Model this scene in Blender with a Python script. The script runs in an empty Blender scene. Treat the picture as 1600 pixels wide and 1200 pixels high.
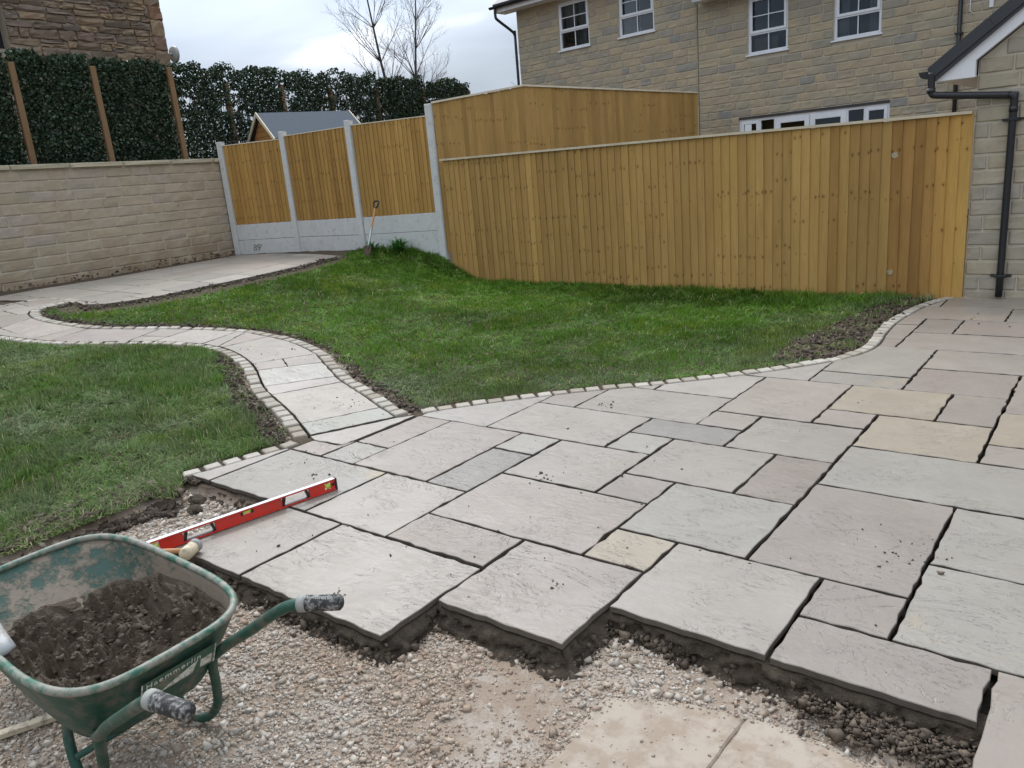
import bpy, bmesh, math, random
import numpy as np
from mathutils import Vector, Matrix
random.seed(7); RNG = np.random.default_rng(7)
R = math.radians
SC = bpy.context.scene
COL = SC.collection

# ------------------------------------------------------------------ camera, world, sun, exposure
cam_d = bpy.data.cameras.new('camera'); cam = bpy.data.objects.new('camera', cam_d); COL.objects.link(cam)
cR, cU, cF = Vector((.785785, .612824, -.0836)), Vector((-.097171, .255807, .961832)), Vector((-.610819, .747669, -.260558))
M = Matrix((cR, cU, -cF)).transposed().to_4x4(); M.translation = (0, 0, 1.6531)
cam.matrix_world = M
cam_d.sensor_width = 36; cam_d.lens = 27.344; cam_d.clip_end = 3000; cam_d.clip_start = .05
SC.camera = cam

SUN_EL = R(48); sun_h = Vector((-.80, .60, 0)).normalized()
sun_dir = Vector((sun_h.x*math.cos(SUN_EL), sun_h.y*math.cos(SUN_EL), math.sin(SUN_EL)))
SKY_GAIN = 1.0
world = bpy.data.worlds.new('World'); SC.world = world; world.use_nodes = True
nt = world.node_tree; N = nt.nodes; Lk = nt.links; N.clear()
wo = N.new('ShaderNodeOutputWorld')
bg1 = N.new('ShaderNodeBackground'); bg2 = N.new('ShaderNodeBackground'); mx = N.new('ShaderNodeMixShader')
sky = N.new('ShaderNodeTexSky'); sky.sky_type = 'NISHITA'; sky.sun_disc = False
sky.sun_elevation = SUN_EL; sky.sun_rotation = math.atan2(sun_h.x, sun_h.y); sky.dust_density = 3
bg1.inputs[1].default_value = .08; Lk.new(sky.outputs[0], bg1.inputs[0])
tc = N.new('ShaderNodeTexCoord'); mp = N.new('ShaderNodeMapping'); mp.inputs['Scale'].default_value = (1.0, 1.0, 3.2)
Lk.new(tc.outputs['Generated'], mp.inputs[0])
n1 = N.new('ShaderNodeTexNoise'); n1.inputs['Scale'].default_value = 2.7; n1.inputs['Detail'].default_value = 4; n1.inputs['Roughness'].default_value = .5
n1.inputs['Distortion'].default_value = .35
Lk.new(mp.outputs[0], n1.inputs['Vector'])
cr = N.new('ShaderNodeValToRGB'); Lk.new(n1.outputs[0], cr.inputs[0])
cr.color_ramp.elements[0].position = .34; cr.color_ramp.elements[0].color = (.37, .44, .54, 1)
cr.color_ramp.elements[1].position = .66; cr.color_ramp.elements[1].color = (1.0, 1.02, 1.05, 1)
e = cr.color_ramp.elements.new(.53); e.color = (.53, .60, .70, 1)
# thinner cloud round the hidden sun
dt = N.new('ShaderNodeVectorMath'); dt.operation = 'DOT_PRODUCT'; Lk.new(tc.outputs['Generated'], dt.inputs[0]); dt.inputs[1].default_value = sun_dir
mr = N.new('ShaderNodeMapRange'); Lk.new(dt.outputs['Value'], mr.inputs[0]); mr.inputs[1].default_value = .74; mr.inputs[2].default_value = 1.0; mr.inputs[3].default_value = 1.0; mr.inputs[4].default_value = 3.0
ml = N.new('ShaderNodeVectorMath'); ml.operation = 'SCALE'; Lk.new(cr.outputs[0], ml.inputs[0]); sz_ = N.new('ShaderNodeSeparateXYZ'); Lk.new(tc.outputs['Generated'], sz_.inputs[0])
ov = N.new('ShaderNodeMapRange'); Lk.new(sz_.outputs['Z'], ov.inputs[0]); ov.inputs[1].default_value = 0; ov.inputs[2].default_value = 1; ov.inputs[3].default_value = .72; ov.inputs[4].default_value = 1.9   # an overcast sky is brighter overhead
pr_ = N.new('ShaderNodeMath'); pr_.operation = 'MULTIPLY'; Lk.new(mr.outputs[0], pr_.inputs[0]); Lk.new(ov.outputs[0], pr_.inputs[1]); Lk.new(pr_.outputs[0], ml.inputs['Scale'])
Lk.new(ml.outputs[0], bg2.inputs[0]); bg2.inputs[1].default_value = SKY_GAIN
mx.inputs[0].default_value = .9
Lk.new(bg1.outputs[0], mx.inputs[1]); Lk.new(bg2.outputs[0], mx.inputs[2]); Lk.new(mx.outputs[0], wo.inputs[0])

sun_d = bpy.data.lights.new('sun', 'SUN'); sun_d.energy = 1.1; sun_d.angle = R(14); sun_d.color = (1, .96, .9)
sun = bpy.data.objects.new('sun', sun_d); COL.objects.link(sun)
sun.rotation_euler = sun_dir.to_track_quat('Z', 'Y').to_euler()
SC.view_settings.view_transform = 'Standard'; SC.view_settings.look = 'None'; SC.view_settings.gamma = 1
SC.view_settings.use_curve_mapping = False; SC.view_settings.exposure = 0.4
SC.render.engine = 'CYCLES'
SC.cycles.use_denoising = True; SC.cycles.max_bounces = 6; SC.cycles.diffuse_bounces = 3; SC.cycles.glossy_bounces = 3
SC.cycles.transparent_max_bounces = 8; SC.cycles.sample_clamp_indirect = 6

# ------------------------------------------------------------------ surveyed outlines (metres, patio axes)
PATH_R = [(-4.158, 3.697), (-4.414, 3.788), (-4.711, 3.913), (-5.185, 4.067), (-5.354, 4.14), (-5.668, 4.3), (-5.793, 4.358), (-6.09, 4.522), (-6.455, 4.623), (-6.74, 4.683), (-7.073, 4.688), (-7.478, 4.652), (-7.757, 4.522), (-7.99, 4.36), (-8.287, 4.159), (-8.543, 3.934), (-8.901, 3.67), (-9.181, 3.612), (-9.454, 3.56), (-9.696, 3.524), (-9.934, 3.531), (-10.181, 3.574), (-10.383, 3.646), (-10.565, 3.768), (-10.626, 3.903), (-10.674, 4.06), (-10.683, 4.195), (-10.637, 4.31)]
PATH_L = [(-4.426, 3.128), (-4.675, 3.242), (-4.989, 3.383), (-5.401, 3.512), (-5.621, 3.597), (-6.035, 3.826), (-6.263, 3.937), (-6.574, 4.046), (-6.822, 4.105), (-7.047, 4.129), (-7.344, 4.087), (-7.596, 3.982), (-7.85, 3.847), (-8.051, 3.682), (-8.282, 3.467), (-8.538, 3.264), (-8.839, 3.141), (-9.091, 3.055), (-9.393, 2.984), (-10.1, 2.858), (-11.22, 2.757)]
PATH_J = [((-4.426, 3.128), (-4.158, 3.697)), ((-4.675, 3.242), (-4.414, 3.788)), ((-5.401, 3.512), (-5.185, 4.067)), ((-5.621, 3.597), (-5.354, 4.14)), ((-6.035, 3.826), (-5.793, 4.358)), ((-6.263, 3.937), (-6.09, 4.522)), ((-7.047, 4.129), (-7.073, 4.688)), ((-7.113, 4.122), (-7.456, 4.669)), ((-7.344, 4.087), (-7.546, 4.634)), ((-7.834, 3.852), (-8.003, 4.345)), ((-8.051, 3.682), (-8.287, 4.159)), ((-8.705, 3.198), (-8.901, 3.67)), ((-8.928, 3.114), (-9.046, 3.634)), ((-9.74, 3.111), (-9.999, 3.543)), ((-10.451, 3.336), (-10.309, 3.617))]
EDGE_R = [(-4.014, 3.84), (-3.962, 3.937), (-3.894, 4.025), (-3.737, 4.212), (-3.572, 4.394), (-3.396, 4.582), (-3.245, 4.734), (-3.037, 4.909), (-2.926, 5.008), (-2.756, 5.15), (-2.652, 5.266), (-2.466, 5.433), (-2.267, 5.636), (-2.032, 5.914), (-1.796, 6.23), (-1.715, 6.378), (-1.654, 6.533), (-1.613, 6.722), (-1.606, 6.894), (-1.616, 7.042), (-1.649, 7.269), (-1.671, 7.571), (-1.679, 7.898), (-1.654, 8.224), (-1.617, 8.608), (-1.556, 8.873), (-1.484, 9.132), (-1.396, 9.323)]
EDGE_L = [(-4.519, 2.255), (-4.476, 2.389), (-4.437, 2.55), (-4.396, 2.716), (-4.343, 2.881)]
FARPAVE = [(-12.074, 3.645), (-12.096, 3.962), (-12.3, 4.532), (-12.424, 5.402), (-12.714, 6.588), (-12.872, 7.631), (-13.058, 8.285), (-12.184, 8.495), (-10.724, 8.347), (-10.196, 8.289), (-10.081, 7.575), (-9.996, 6.584), (-9.978, 5.846), (-9.94, 5.078), (-9.987, 4.676), (-10.067, 4.43), (-10.268, 4.247), (-10.583, 4.286)]
SOIL_TRI = [(-11.859, 3.282), (-12.65, 3.676), (-12.003, 3.929), (-11.78, 4.045), (-11.402, 4.019), (-11.204, 3.643), (-11.213, 3.219)]
ULEFT = [(-10.583, 4.286), (-11.16, 4.128), (-11.152, 3.847), (-11.073, 3.596), (-11.051, 3.167), (-11.22, 2.757)]
LAWN_L_BACK = [(-4.293, 2.085), (-4.466, 1.98), (-4.449, 1.854), (-4.468, 1.696), (-4.457, 1.516), (-4.447, 1.346), (-4.446, 1.161), (-4.412, 0.816)]
LAWN_M_FAR = [(-10.041, 8.158), (-9.881, 7.417), (-9.767, 6.424), (-9.787, 5.727), (-9.737, 4.966), (-9.765, 4.562), (-9.86, 4.33), (-9.952, 4.103), (-10.447, 4.226)]
POSTS = [(-13.334, 8.506, 0.622), (-11.99, 8.901, 0.622), (-10.298, 8.968, 0.622), (-8.837, 9.366, 1.465)]
WALL = [(-12.831, 4.219), (-13.425, 8.51)]
BROWN = [(-2.331, 6.911), (-2.22, 7.671), (-2.076, 8.736), (-1.822, 9.293), (-1.455, 9.313), (-1.748, 8.104), (-1.677, 7.102), (-1.825, 6.33), (-2.291, 6.175)]
SLAB_BIG = [(-1.276, 1.917), (-1.011, 2.034), (-0.768, 2.076), (-0.572, 2.08), (-0.407, 2.027), (-0.419, 1.721), (-1.21, 1.201), (-1.275, 1.517)]
SLAB_SMALL = [(-0.462, 2.176), (-0.254, 2.246), (-0.249, 2.094), (-0.469, 2.001)]
SPADE = [(-9.692, 8.351, 0.562)]
CLODS_HINT = [(-4.367, 1.908), (-3.939, 1.959), (-3.594, 2.197)]
PLANTS = [(-10.132, 9.08, 0.617), (-9.623, 9.247, 0.592), (-9.649, 8.977, 0.594), (-10.277, 8.634, 0.61)]
CP = [(-4.4, 3.1, 0.0), (-4.1, 3.7, 0.0), (-3.2, 4.6, 0.0), (-2.2, 6.0, 0.0), (-1.7, 8.0, 0.0), (-1.4, 9.3, 0.0), (-4.6, 2.2, 0.0), (-3.6, 1.2, -0.02), (-5.2, 3.45, 0.06), (-5.9, 3.9, 0.14), (-6.9, 4.0, 0.22), (-7.9, 3.5, 0.31), (-8.9, 3.0, 0.41), (-10.5, 3.4, 0.54), (-12.0, 3.9, 0.62), (-12.9, 7.5, 0.62), (-11.8, 8.7, 0.62), (-10.2, 8.9, 0.62), (-9.3, 9.1, 0.56), (-8.75, 9.25, 0.4), (-8.1, 9.2, 0.1), (-7.0, 9.3, 0.05), (-5.0, 9.3, 0.03), (-3.0, 9.3, 0.0), (-8.0, 7.5, 0.33), (-9.3, 6.2, 0.47), (-6.5, 6.2, 0.15), (-4.5, 6.3, 0.03), (-6.8, 7.8, 0.14), (-5.5, 4.9, 0.08), (-7.5, 5.0, 0.24), (-5.5, 2.2, 0.07), (-6.5, 2.3, 0.2), (-5.2, 1.0, 0.03), (-7.5, 1.5, 0.3), (-10.0, 0.0, 0.5), (-3.0, 0.0, 0.0), (0.0, 0.0, 0.0), (0.0, 5.0, 0.0), (2.0, 9.0, 0.0), (-14.0, 0.0, 0.62), (-14.0, 6.0, 0.62), (-14.0, 10.0, 0.62), (-10.0, 12.0, 0.62), (-6.0, 12.0, 0.4), (0.0, 12.0, 0.2)]
CP = np.array(CP)
_n = len(CP)
def _ker(a, b): return -np.sqrt(((a[:, None, :] - b[None])**2).sum(-1) + .04)
_A = np.zeros((_n+3, _n+3)); _A[:_n, :_n] = _ker(CP[:, :2], CP[:, :2]); _A[:_n, _n] = 1; _A[:_n, _n+1:] = CP[:, :2]; _A[_n, :_n] = 1; _A[_n+1:, :_n] = CP[:, :2].T
_W = np.linalg.solve(_A, np.r_[CP[:, 2], 0, 0, 0])
def G(x, y):
    """height of the garden's surface"""
    q = np.stack([np.atleast_1d(x).astype(float).ravel(), np.atleast_1d(y).astype(float).ravel()], 1)
    out = np.empty(len(q))
    for i in range(0, len(q), 20000):
        s = q[i:i+20000]; out[i:i+20000] = _ker(s, CP[:, :2]) @ _W[:_n] + _W[_n] + s @ _W[_n+1:]
    return np.clip(out, -.03, .64)

# ------------------------------------------------------------------ helpers
def pip(x, y, poly):
    poly = np.asarray(poly); inside = np.zeros(np.shape(x), bool); n = len(poly); j = n-1
    for i in range(n):
        xi, yi = poly[i]; xj, yj = poly[j]
        c = ((yi > y) != (yj > y)) & (x < (xj-xi)*(y-yi)/(yj-yi+1e-12)+xi)
        inside ^= c; j = i
    return inside
def resample(pts, step):
    p = np.asarray(pts, float); d = np.r_[0, np.cumsum(np.linalg.norm(np.diff(p, axis=0), axis=1))]
    n = max(2, int(round(d[-1]/step))+1); s = np.linspace(0, d[-1], n)
    return np.stack([np.interp(s, d, p[:, k]) for k in range(p.shape[1])], 1)
def smooth(pts, it=1):
    p = np.asarray(pts, float)
    for _ in range(it):
        q = p.copy(); q[1:-1] = p[1:-1]*.5 + (p[:-2]+p[2:])*.25; p = q
    return p
def offset(pts, d):
    """d > 0: to the right of the direction of travel"""
    p = np.asarray(pts, float); t = np.gradient(p, axis=0); t /= np.linalg.norm(t, axis=1)[:, None]+1e-9
    return p + d*np.stack([t[:, 1], -t[:, 0]], 1)
def dist_to(x, y, pts):
    q = np.stack([x, y], 1); out = np.full(len(q), 9.9); P_ = resample(pts, .05)
    for i in range(0, len(q), 20000): out[i:i+20000] = np.sqrt(((q[i:i+20000, None]-P_[None])**2).sum(-1)).min(1)
    return out
_perm = np.random.default_rng(3).random((256, 256))
def vnoise(x, y, f=1.0, seed=0):
    x = np.asarray(x)*f+seed*17.3+100; y = np.asarray(y)*f+seed*9.1+100
    xi = np.floor(x).astype(int); yi = np.floor(y).astype(int); u = x-xi; v = y-yi; u = u*u*(3-2*u); v = v*v*(3-2*v)
    g = lambda a, b: _perm[a % 256, b % 256]
    return (g(xi, yi)*(1-u)+g(xi+1, yi)*u)*(1-v)+(g(xi, yi+1)*(1-u)+g(xi+1, yi+1)*u)*v
def fbm(x, y, f=1.0, o=3, seed=0):
    s = 0; a = 1; t = 0
    for k in range(o): s = s+a*vnoise(x, y, f*2**k, seed+k); t += a; a *= .5
    return s/t
def clip_cell(poly, x0, x1, y0, y1):
    def cut(ps, f, inter):
        out = []
        for i in range(len(ps)):
            a, b = ps[i-1], ps[i]
            fa, fb = f(a), f(b)
            if fa != fb: out.append(inter(a, b))
            if fb: out.append(b)
        return out
    ps = [tuple(p) for p in poly]
    def ix(v):
        return lambda a, b: (v, a[1]+(b[1]-a[1])*(v-a[0])/(b[0]-a[0]))
    def iy(v):
        return lambda a, b: (a[0]+(b[0]-a[0])*(v-a[1])/(b[1]-a[1]), v)
    for f, it in ((lambda p: p[0] >= x0, ix(x0)), (lambda p: p[0] <= x1, ix(x1)), (lambda p: p[1] >= y0, iy(y0)), (lambda p: p[1] <= y1, iy(y1))):
        ps = cut(ps, f, it)
        if not ps: return []
    return ps
def area(p):
    p = np.asarray(p); return .5*np.sum(p[:, 0]*np.roll(p[:, 1], -1)-np.roll(p[:, 0], -1)*p[:, 1])
def clean(ps, eps=.012):
    out = []
    for p in ps:
        if not out or math.dist(p, out[-1]) > eps: out.append(tuple(p))
    while len(out) > 1 and math.dist(out[0], out[-1]) <= eps: out.pop()
    if len(out) > 2 and area(out) < 0: out.reverse()
    return out
def inset(ps, d):
    n = len(ps); out = []
    for i in range(n):
        a, b, c_ = np.array(ps[i-1]), np.array(ps[i]), np.array(ps[(i+1) % n])
        t1 = (b-a)/(np.linalg.norm(b-a)+1e-9); t2 = (c_-b)/(np.linalg.norm(c_-b)+1e-9)
        n1 = np.array([-t1[1], t1[0]]); n2 = np.array([-t2[1], t2[0]]); m = n1+n2; k = m@m
        m = m*(2/k) if k > .3 else n1
        m = m/max(1, np.linalg.norm(m)/1.8)
        out.append(tuple(b+m*d))
    return out

def setp(o, label=None, cat=None, group=None, kind=None):
    if label: o['label'] = label
    if cat: o['category'] = cat
    if group: o['group'] = group
    if kind: o['kind'] = kind
    return o
def link(name, me, mat=None, parent=None, loc=None):
    o = bpy.data.objects.new(name, me); COL.objects.link(o)
    if mat is not None and not me.materials: me.materials.append(mat)
    if parent: o.parent = parent
    if loc is not None: o.location = loc
    return o
def empty(name, label=None, cat=None, group=None, kind=None, loc=(0, 0, 0), rz=0):
    o = bpy.data.objects.new(name, None); COL.objects.link(o); o.location = loc; o.rotation_euler = (0, 0, rz); o.empty_display_size = .2
    return setp(o, label, cat, group, kind)
def mesh(name, v, f, smooth_=False):
    me = bpy.data.meshes.new(name); me.from_pydata([tuple(p) for p in v], [], f); me.update()
    if smooth_: me.polygons.foreach_set('use_smooth', [True]*len(me.polygons))
    return me
def npmesh(name, V, T, smooth_=False, attrs=None):
    me = bpy.data.meshes.new(name); V = np.ascontiguousarray(V, np.float32); T = np.ascontiguousarray(T, np.int32)
    me.vertices.add(len(V)); me.vertices.foreach_set('co', V.ravel())
    k = T.shape[1]; me.loops.add(T.size); me.loops.foreach_set('vertex_index', T.ravel())
    me.polygons.add(len(T)); me.polygons.foreach_set('loop_start', np.arange(0, T.size, k, dtype=np.int32))
    me.polygons.foreach_set('loop_total', np.full(len(T), k, np.int32))
    if smooth_: me.polygons.foreach_set('use_smooth', np.ones(len(T), bool))
    for nm, (arr, kind) in (attrs or {}).items():
        a = me.attributes.new(nm, kind, 'POINT')
        if kind == 'FLOAT': a.data.foreach_set('value', np.ascontiguousarray(arr, np.float32))
        else: a.data.foreach_set('color', np.ascontiguousarray(arr, np.float32).ravel())
    me.update(calc_edges=True); me.validate()
    return me
class MB:
    """collects boxes and prisms into one mesh"""
    def __init__(s): s.v = []; s.f = []
    def box(s, x0, x1, y0, y1, z0, z1, m=None):
        b = len(s.v); P = [(x0, y0, z0), (x1, y0, z0), (x1, y1, z0), (x0, y1, z0), (x0, y0, z1), (x1, y0, z1), (x1, y1, z1), (x0, y1, z1)]
        s.v += [tuple(m @ Vector(p)) for p in P] if m else P
        s.f += [[b+i for i in q] for q in ((0, 3, 2, 1), (4, 5, 6, 7), (0, 1, 5, 4), (1, 2, 6, 5), (2, 3, 7, 6), (3, 0, 4, 7))]; return s
    def prism(s, poly, a0, a1, axis='y'):
        b = len(s.v); n = len(poly)
        for a in (a0, a1):
            for p, q in poly: s.v.append((p, a, q) if axis == 'y' else ((a, p, q) if axis == 'x' else (p, q, a)))
        s.f += [list(range(b, b+n)), list(range(b+2*n-1, b+n-1, -1))]
        for i in range(n): j = (i+1) % n; s.f.append([b+j, b+i, b+n+i, b+n+j])
        return s
    def build(s, name, mat, parent=None, loc=None, bevel=0):
        me = mesh(name, s.v, s.f)
        bm = bmesh.new(); bm.from_mesh(me); bmesh.ops.recalc_face_normals(bm, faces=bm.faces)
        if bevel: bmesh.ops.bevel(bm, geom=bm.edges[:], offset=bevel, segments=1, affect='EDGES')
        bm.to_mesh(me); bm.free()
        return link(name, me, mat, parent, loc)
def catmull(pts, n=6):
    p = [Vector(q) for q in pts]; out = []
    for i in range(len(p)-1):
        a, b, c_, d = p[max(i-1, 0)], p[i], p[i+1], p[min(i+2, len(p)-1)]
        for k in range(n):
            t = k/n; out.append(.5*((2*b)+(c_-a)*t+(2*a-5*b+4*c_-d)*t*t+(3*b-a-3*c_+d)*t**3))
    out.append(p[-1]); return out
def tube_data(pts, rad, seg=10, cap=True, closed=False):
    pts = [Vector(p) for p in pts]; n = len(pts); V = []; F = []
    rr = rad if isinstance(rad, (list, tuple)) else [rad]*n
    t0 = (pts[1]-pts[0]).normalized(); u = t0.orthogonal().normalized()
    for i, p in enumerate(pts):
        if closed: t = (pts[(i+1) % n]-pts[i-1]).normalized()
        else: t = (pts[min(i+1, n-1)]-pts[max(i-1, 0)]).normalized()
        u = (u-t*u.dot(t)).normalized(); w = t.cross(u)
        for k in range(seg):
            a = 2*math.pi*k/seg; V.append(p+rr[i]*(math.cos(a)*u+math.sin(a)*w))
    for i in range(n if closed else n-1):
        for k in range(seg):
            j = (i+1) % n; F.append([i*seg+k, i*seg+(k+1) % seg, j*seg+(k+1) % seg, j*seg+k])
    if cap and not closed: F += [list(range(seg-1, -1, -1)), list(range((n-1)*seg, n*seg))]
    return V, F
def tube(name, pts, rad, mat, parent=None, seg=10, closed=False):
    V, F = tube_data(pts, rad, seg, closed=closed); return link(name, mesh(name, V, F, True), mat, parent)

# ------------------------------------------------------------------ materials
def newmat(name):
    m = bpy.data.materials.new(name); m.use_nodes = True; t = m.node_tree; b = t.nodes['Principled BSDF']; return m, t, b
def node(t, typ, **kw):
    n = t.nodes.new(typ)
    for k, v in kw.items():
        if hasattr(n, k): setattr(n, k, v)
        else: n.inputs[k].default_value = v
    return n
def ramp(t, src, stops):
    r = t.nodes.new('ShaderNodeValToRGB'); t.links.new(src, r.inputs[0]); el = r.color_ramp.elements
    el[0].position, el[0].color = stops[0][0], (*stops[0][1], 1); el[1].position, el[1].color = stops[-1][0], (*stops[-1][1], 1)
    for p, c_ in stops[1:-1]: q = el.new(p); q.color = (*c_, 1)
    return r.outputs[0]
def mix(t, a, b, fac, mode='MIX'):
    m = t.nodes.new('ShaderNodeMix'); m.data_type = 'RGBA'; m.blend_type = mode
    for v, i in ((fac, 0), (a, 6), (b, 7)):
        if hasattr(v, 'is_linked'): t.links.new(v, m.inputs[i])
        elif i == 0: m.inputs[0].default_value = v
        else: m.inputs[i].default_value = (*v, 1)
    return m.outputs[2]
def coords(t, kind='pos', scale=(1, 1, 1), rnd=0, rot=(0, 0, 0)):
    if kind == 'pos': s = t.nodes.new('ShaderNodeNewGeometry').outputs['Position']
    else: s = t.nodes.new('ShaderNodeTexCoord').outputs['Object']
    if rnd:
        oi = t.nodes.new('ShaderNodeObjectInfo'); v = node(t, 'ShaderNodeVectorMath', operation='MULTIPLY_ADD')
        t.links.new(oi.outputs['Random'], v.inputs[0]); v.inputs[1].default_value = (rnd, rnd*1.7, rnd*.6); t.links.new(s, v.inputs[2]); s = v.outputs[0]
    mp = node(t, 'ShaderNodeMapping'); mp.inputs['Scale'].default_value = scale; mp.inputs['Rotation'].default_value = rot; t.links.new(s, mp.inputs[0]); return mp.outputs[0]
def noise(t, vec, scale, detail=4, rough=.55, dist=0):
    n = node(t, 'ShaderNodeTexNoise'); n.inputs['Scale'].default_value = scale; n.inputs['Detail'].default_value = detail
    n.inputs['Roughness'].default_value = rough; n.inputs['Distortion'].default_value = dist; t.links.new(vec, n.inputs['Vector']); return n.outputs[0]
def math_(t, op, a, b=0, clamp=False):
    m = t.nodes.new('ShaderNodeMath'); m.operation = op; m.use_clamp = clamp
    for v, i in ((a, 0), (b, 1)):
        if hasattr(v, 'is_linked'): t.links.new(v, m.inputs[i])
        else: m.inputs[i].default_value = v
    return m.outputs[0]
def bump(t, b, h, dist, strength=1):
    n = t.nodes.new('ShaderNodeBump'); n.inputs['Distance'].default_value = dist; n.inputs['Strength'].default_value = strength
    t.links.new(h, n.inputs['Height']); t.links.new(n.outputs[0], b.inputs['Normal'])
def piece_random(t):
    """one number per separate piece, whether it is its own object or an island of a joined mesh"""
    g = t.nodes.new('ShaderNodeNewGeometry'); o = t.nodes.new('ShaderNodeObjectInfo')
    return math_(t, 'FRACT', math_(t, 'ADD', g.outputs['Random Per Island'], o.outputs['Random']))

def stone_mat(name, stops, rough=.85, vary=.35, bs=.004, ns=14, stain=None):
    m, t, b = newmat(name); p = coords(t)
    c_ = ramp(t, piece_random(t), stops)
    n1 = noise(t, p, ns, 6, .65); n2 = noise(t, p, ns*.18, 3)
    k = mix(t, (1-vary, 1-vary, 1-vary), (1+vary*.6, 1+vary*.6, 1+vary*.6), n1); c_ = mix(t, c_, k, 1, 'MULTIPLY')
    k2 = mix(t, (.84, .85, .86), (1.12, 1.09, 1.05), n2); c_ = mix(t, c_, k2, 1, 'MULTIPLY')
    if stain:
        sz = node(t, 'ShaderNodeSeparateXYZ'); t.links.new(p, sz.inputs[0])   # soil splashed up from the ground
        low = math_(t, 'MULTIPLY', math_(t, 'SUBTRACT', 1.25, sz.outputs['Z'], True), 1.5, True)
        c_ = mix(t, c_, stain, math_(t, 'MULTIPLY', math_(t, 'SUBTRACT', math_(t, 'ADD', n2, math_(t, 'MULTIPLY', low, .34)), .56, True), 2.6, True))
    t.links.new(c_, b.inputs['Base Color']); b.inputs['Roughness'].default_value = rough; b.inputs['Specular IOR Level'].default_value = .25
    bump(t, b, noise(t, p, ns*2.2, 6, .7), bs); return m
def plain(name, col, rough=.5, metal=0, spec=.5, dirt=0, dcol=(.2, .16, .12), bs=0, dscale=9):
    m, t, b = newmat(name); b.inputs['Roughness'].default_value = rough; b.inputs['Metallic'].default_value = metal; b.inputs['Specular IOR Level'].default_value = spec
    p = coords(t); n1 = noise(t, p, dscale, 6, .65)
    c_ = mix(t, tuple(x*.88 for x in col), tuple(min(x*1.1, 1) for x in col), noise(t, p, dscale*.4, 3))
    if dirt: c_ = mix(t, c_, dcol, math_(t, 'MULTIPLY', math_(t, 'SUBTRACT', n1, .62-dirt*.3, True), 6, True))
    t.links.new(c_, b.inputs['Base Color'])
    if bs: bump(t, b, n1, bs)
    return m
def wood_mat(name, a, b_, knots=True, grain=1.0, rough=.75, axis='z'):
    m, t, b = newmat(name); sc = {'z': (1, 1, .06), 'x': (.06, 1, 1), 'y': (1, .06, 1)}[axis]
    p = coords(t, 'obj', sc, 13.0); g = noise(t, p, 55*grain, 5, .6, .6); g2 = noise(t, coords(t, 'obj', (1, 1, .25), 7.0), 4.0, 5, .65)
    c_ = mix(t, a, b_, math_(t, 'MULTIPLY', g, 1.0)); k = mix(t, (.66, .62, .56), (1.28, 1.28, 1.24), g2); c_ = mix(t, c_, k, 1, 'MULTIPLY')
    k = mix(t, (.86, .84, .80), (1.10, 1.09, 1.06), piece_random(t)); c_ = mix(t, c_, k, 1, 'MULTIPLY')
    h = g
    if knots:
        oi = t.nodes.new('ShaderNodeObjectInfo'); al = oi.outputs['Alpha']; rd = oi.outputs['Random']
        s3 = node(t, 'ShaderNodeSeparateXYZ'); t.links.new(t.nodes.new('ShaderNodeTexCoord').outputs['Object'], s3.inputs[0])
        def white(*v):
            cx = node(t, 'ShaderNodeCombineXYZ'); w = node(t, 'ShaderNodeTexWhiteNoise', noise_dimensions='3D')
            for i, q in enumerate(v): t.links.new(q, cx.inputs[i])
            t.links.new(cx.outputs[0], w.inputs['Vector']); return w.outputs['Value']
        kk = 0; halo = 0
        for rows, per, lim, rad in ((2.9, 13.0, .42, .0085), (5.3, 9.0, .80, .0055)):
            vz = math_(t, 'ADD', math_(t, 'MULTIPLY', s3.outputs['Z'], rows), math_(t, 'MULTIPLY', al, 91.7)); row = math_(t, 'FLOOR', vz)
            ux = math_(t, 'ADD', math_(t, 'MULTIPLY', s3.outputs['X'], per), math_(t, 'MULTIPLY', rd, 37.3)); colm = math_(t, 'FLOOR', ux)
            dz = math_(t, 'MULTIPLY', math_(t, 'SUBTRACT', math_(t, 'FRACT', vz), .5), 1/rows); dz = math_(t, 'ADD', dz, math_(t, 'MULTIPLY', math_(t, 'SUBTRACT', white(row, al, al), .5), .16)); dz = math_(t, 'ADD', dz, math_(t, 'MULTIPLY', math_(t, 'SUBTRACT', white(row, rd, colm), .5), .035))
            dx = math_(t, 'MULTIPLY', math_(t, 'SUBTRACT', math_(t, 'FRACT', ux), .5), 1/per); dx = math_(t, 'ADD', dx, math_(t, 'MULTIPLY', math_(t, 'SUBTRACT', white(rd, row, colm), .5), .03))
            d2 = math_(t, 'SQRT', math_(t, 'ADD', math_(t, 'MULTIPLY', dx, dx), math_(t, 'MULTIPLY', math_(t, 'MULTIPLY', dz, dz), .55)))
            d2 = math_(t, 'ADD', d2, math_(t, 'MULTIPLY', math_(t, 'SUBTRACT', g2, .5), .006))
            gt = math_(t, 'MULTIPLY', math_(t, 'GREATER_THAN', white(row, al, row), lim), math_(t, 'GREATER_THAN', white(colm, rd, row), .35))
            kk = math_(t, 'ADD', kk, math_(t, 'MULTIPLY', gt, math_(t, 'MULTIPLY', math_(t, 'SUBTRACT', rad, d2, True), 260, True)))
            halo = math_(t, 'ADD', halo, math_(t, 'MULTIPLY', gt, math_(t, 'MULTIPLY', math_(t, 'SUBTRACT', rad*3.2, d2, True), 45, True)))
        c_ = mix(t, c_, (.20, .105, .035), math_(t, 'MULTIPLY', halo, .55, True)); c_ = mix(t, c_, (.085, .038, .014), math_(t, 'MINIMUM', kk, .92))
    oi = t.nodes.new('ShaderNodeObjectInfo'); c_ = mix(t, c_, oi.outputs['Color'], 1, 'MULTIPLY')
    t.links.new(c_, b.inputs['Base Color']); b.inputs['Roughness'].default_value = rough; b.inputs['Specular IOR Level'].default_value = .2
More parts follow.
